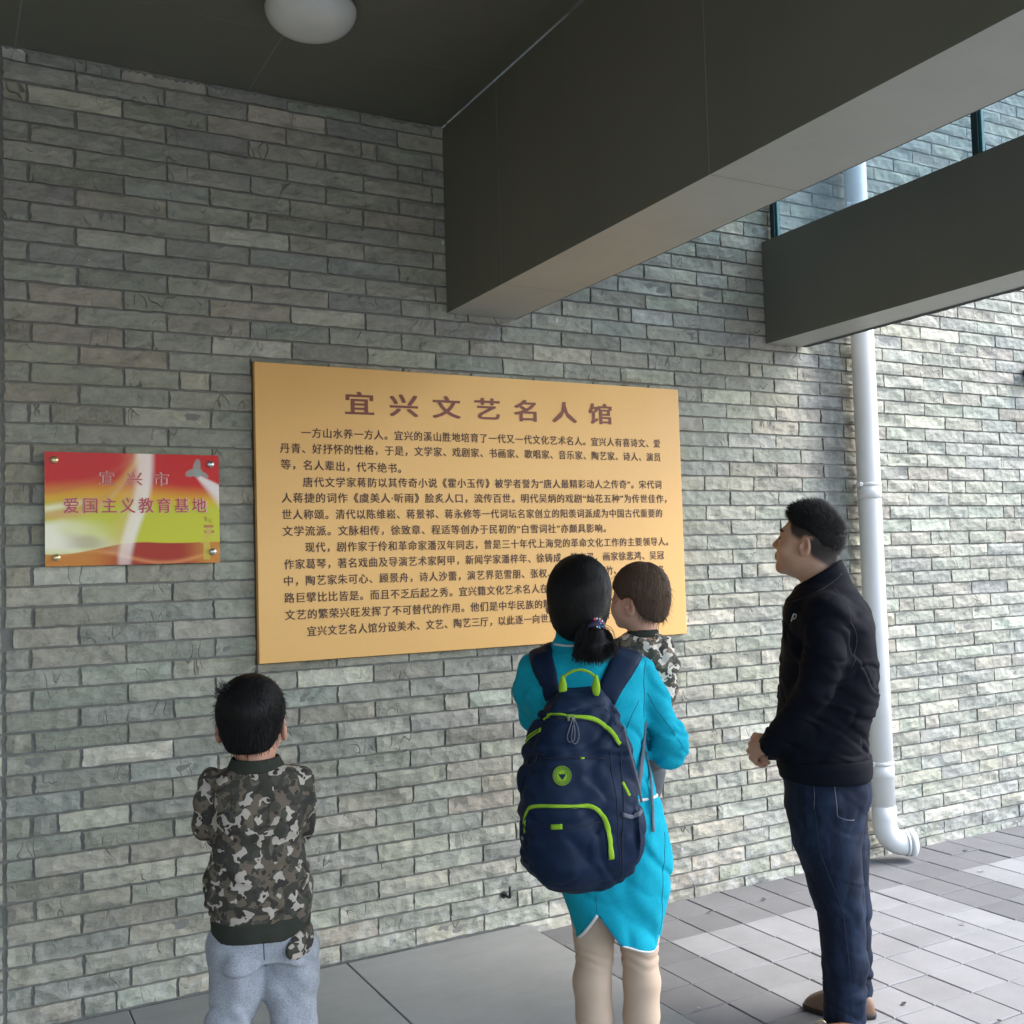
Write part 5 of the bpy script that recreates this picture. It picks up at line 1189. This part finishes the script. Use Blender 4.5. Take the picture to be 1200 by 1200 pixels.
# ------------------------------------------------------------------ the boy in the camouflage sweatshirt
fg = Fig(300, 2.706, .04); L = fg.L
boy = fg.root('person', label='boy seen from behind in a camouflage sweatshirt and pale grey jogging bottoms', cat='person')
bhc, bhR, bhs = L(295.5, 846), rot(-9, 4, 0), .96
def f_bh(P): return head_sdf(P, bhc, bhR, bhs, .5)
def f_boy(P):
    d = f_bh(P); d = smin(d, chain(P, [L(297, 862, -.01), L(300, 885, -.01), L(301, 905)], [.040, .040, .048]), .02)
    d = smin(d, loft(P, fg.rows([(918, 252, 350, .05), (950, 254, 348, .07), (1040, 256, 352, .07), (1100, 256, 354, .075)])), .02)
    for pts in ([L(246, 926), L(247, 960, .03), L(270, 982, .20)], [L(352, 924), L(352, 960, .03), L(328, 982, .20)]): d = smin(d, chain(P, pts, [.022, .018, .015]), .02)
    for hp, kn_, an in ((L(274, 1110), L(270, 1215), L(268, 1380)), (L(338, 1110), L(346, 1215), L(348, 1380))): d = smin(d, chain(P, [hp, kn_, an], [.055, .040, .026]), .02)
    for s_, e_ in ((1, L(276, 985, .235)), (-1, L(324, 985, .235))):
        w_ = e_ - A(0, .04, 0); knb = [e_ + A(s_ * .006, .02, .018 - .012 * i) for i in range(4)]; fi = [[k_, k_ + A(s_ * .02, .018, 0), k_ + A(s_ * .036, .008, 0), k_ + A(s_ * .040, -.008, 0)] for k_ in knb]
        d = smin(d, hand(P, w_, knb, fi, [w_ + A(0, .01, .018), w_ + A(s_ * .012, .03, .032), w_ + A(s_ * .03, .04, .030)], .0068), .006)
    return d
lo, hi = fg.box(215, 1440, -.15, 385, 780, .32); lo[2] = .03
_, V = skin_body(boy, fg, f_boy, lo, hi, .0052, SKIN_KID)
BR = fg.rows([(896, 270, 331, .052), (902, 252, 350, .064), (910, 243, 359, .074), (922, 241, 361, .084), (945, 244, 358, .092), (985, 247, 357, .094), (1010, 247, 358, .098), (1035, 243, 366, .106), (1052, 244, 367, .108), (1068, 247, 365, .104), (1076, 249, 363, .100)])
def f_sw(P):
    d = loft(P, BR, 2.4)
    for pts in ([L(247, 914), L(243, 940), L(241.5, 968, .02), L(262, 985, .13), L(272, 987, .19)], [L(354, 912), L(356, 940), L(355.5, 966, .02), L(340, 985, .13), L(328, 987, .19)]): d = smin(d, chain(P, pts, [.030, .0325, .031, .028, .024], .01), .012)
    d = smax(d, -cap(P, L(300, 905), L(299, 870), .052, .056), .004); d = smax(d, -cap(P, *fg.box(274, 985, .20, 278, 985, .26), .022, .022), .003); d = smax(d, -cap(P, *fg.box(326, 985, .20, 322, 985, .26), .022, .022), .003)
    z = P[:, 2]; zb = L(0, 1045)[2]
    d = d - .006 * np.exp(-((z - zb) / .035) ** 2) * (1 + 1.5 * vn(P, (25, 25, 4)))
    return d + folds(P + P[:, [2, 0, 1]] * .6, (8, 8, 14), .0035, 14) * np.clip((L(0, 905)[2] - P[:, 2]) / .08, 0, 1) + (creases(P + P[:, [2, 0, 1]] * .6, (8, 8, 12), .0038, 64) + creases(P + P[:, [2, 0, 1]] * -.6, (9, 9, 12), .0030, 74)) * np.clip((L(0, 905)[2] - z) / .06, 0, 1) + .004 * np.exp(-((z - L(0, 1008)[2] - .06 * P[:, 0]) / .012) ** 2)
sw, V = cloth('sweatshirt', boy, f_sw, *fg.box(212, 1090, -.18, 388, 880, .28), .0050, CAMO)
RBn = fg.rows([(1066, 247, 365, .104), (1080, 248, 364, .106), (1090, 249, 363, .104)])
cloth('hem_rib', boy, lambda P: loft(P, RBn, 2.3) + folds(P, (9, 9, 4), .0025, 3, False), *fg.box(235, 1110, -.2, 380, 1050, .2), .005, RIB, sw)
cr = fg.rows([(886, 271, 327, .056), (893, 268, 331, .060), (902, 264, 336, .064)])
def f_bc(P): return smax(loft(P, cr, 2.1), -cap(P, L(300, 915), L(299, 870), .052, .0535), .003)
cloth('collar', boy, f_bc, *fg.box(255, 915, -.1, 345, 876, .1), .004, RIB, sw)
LG = (([L(276, 1112, 0), L(275, 1150, 0), L(271, 1198, 0), L(268, 1270, .0), L(268, 1345, .0), L(268, 1372, 0)], [.074, .066, .054, .050, .045, .042]), ([L(337, 1112, 0), L(342, 1150, 0), L(347, 1198, 0), L(349, 1270, 0), L(349, 1345, 0), L(349, 1372, 0)], [.074, .066, .055, .050, .045, .042]))
def f_jog(P):
    d = None
    for pts, rr in LG: e = chain(P, pts, rr, .01); d = e if d is None else smin(d, e, .010)
    d = smin(d, loft(P, fg.rows([(1056, 256, 356, .088), (1072, 251, 361, .090), (1100, 243, 370, .100), (1122, 244, 371, .092)]), 2.3), .012); z = P[:, 2]
    x = P[:, 0]; fo = .008 * np.sin((x + .55 * z) * 38 + 2.2) * np.clip((L(0, 1100)[2] - z) / .05, 0, 1)
    return d + fo * .75 + folds(P + P[:, [2, 0, 1]] * .4, (7, 7, 9), .0045, 24) + creases(P + P[:, [2, 0, 1]] * .6, (7, 7, 9), .0042, 84)
jg, V = cloth('jogging_bottoms', boy, f_jog, A(L(215, 900)[0], -.2, .045), A(L(400, 900)[0], .2, L(0, 1050, -.2)[2]), .0055, GREYP)
band('crotch_seam', f_jog, [fg.hit(f_jog, x, y) for x, y in ((308.5, 1103), (309.5, 1118), (311, 1132))], .003, .001, plain('grey_seam', (.10, .11, .14), .9, bump=0), jg, step=.01)
# fold of camouflage cloth hanging below the hem on the right
f_fl = lambda P: smax(smax(np.abs(f_jog(P) - .004) - .0032, np.sqrt(((P[:, 0] - L(350, 1092)[0]) / 1.1) ** 2 + ((P[:, 2] - L(350, 1088)[2] - .25 * (P[:, 0] - L(350, 0)[0])) * 1.0) ** 2) - .033, .006), np.maximum(P[:, 1], P[:, 2] - L(0, 1082, -.1)[2]), .004)
cloth('shirt_tail', boy, f_fl, *fg.box(318, 1125, -.2, 378, 1050, .06), .004, CAMO, sw)
for sx, pp in ((0, L(268, 1372)), (1, L(349, 1372))): shoe(boy, (pp[0], -.05), (pp[0] + (-.02, .02)[sx], .15), 0, plain('dark_trainers', (.03, .03, .035), .5))
def f_bcap(P):
    q = head_q(P, bhc, bhR, bhs); d = smin(ell(q, (0, -.018, .033), (.0805, .101, .088)), ell(q, (0, -.050, -.042), (.046, .046, .044)), .05) * bhs - .005
    line = np.interp(q[:, 1], [-.2, -.07, -.035, -.012, .010, .05, .08], [-.062, -.060, -.040, .010, .012, .035, .055]); return smax(d, (line - q[:, 2]) * .9, .008)
bh, V = cloth('hair', boy, f_bcap, bhc - .18, bhc + .18, .0045, HAIR)
crown = bhc + bhR @ A(.01, -.07, .10)
def flb(P): D = P - crown; return D / (np.linalg.norm(D, axis=1)[:, None] + .01) + A(0, 0, -.45)
strands('hair_locks', scatter(V, 6500, 22), flb, 4, .022, .0015, f_bcap, HAIR, bh, lift=.001, curl=.15, seed=23)
strands('hair_locks', scatter(V, 900, 24), flb, 4, .020, .0014, f_bcap, HAIR, bh, curl=.3, rise=.25, seed=25)
cw = fg.hit(f_bcap, 262, 812); Vc = V[np.linalg.norm(V - cw, axis=1) < .022]; cw2 = fg.hit(f_bcap, 257, 826); Vd = V[np.linalg.norm(V - cw2, axis=1) < .014]
if len(Vc): strands('cowlick', scatter(Vc, 90, 26), lambda P: np.tile(A(-.9, 0, .9), (len(P), 1)), 4, .026, .0016, f_bcap, HAIR, bh, curl=.2, rise=.9, seed=27)
if len(Vd): strands('cowlick', scatter(Vd, 40, 28), lambda P: np.tile(A(-.8, 0, .2), (len(P), 1)), 4, .016, .0014, f_bcap, HAIR, bh, curl=.2, rise=.9, seed=29)
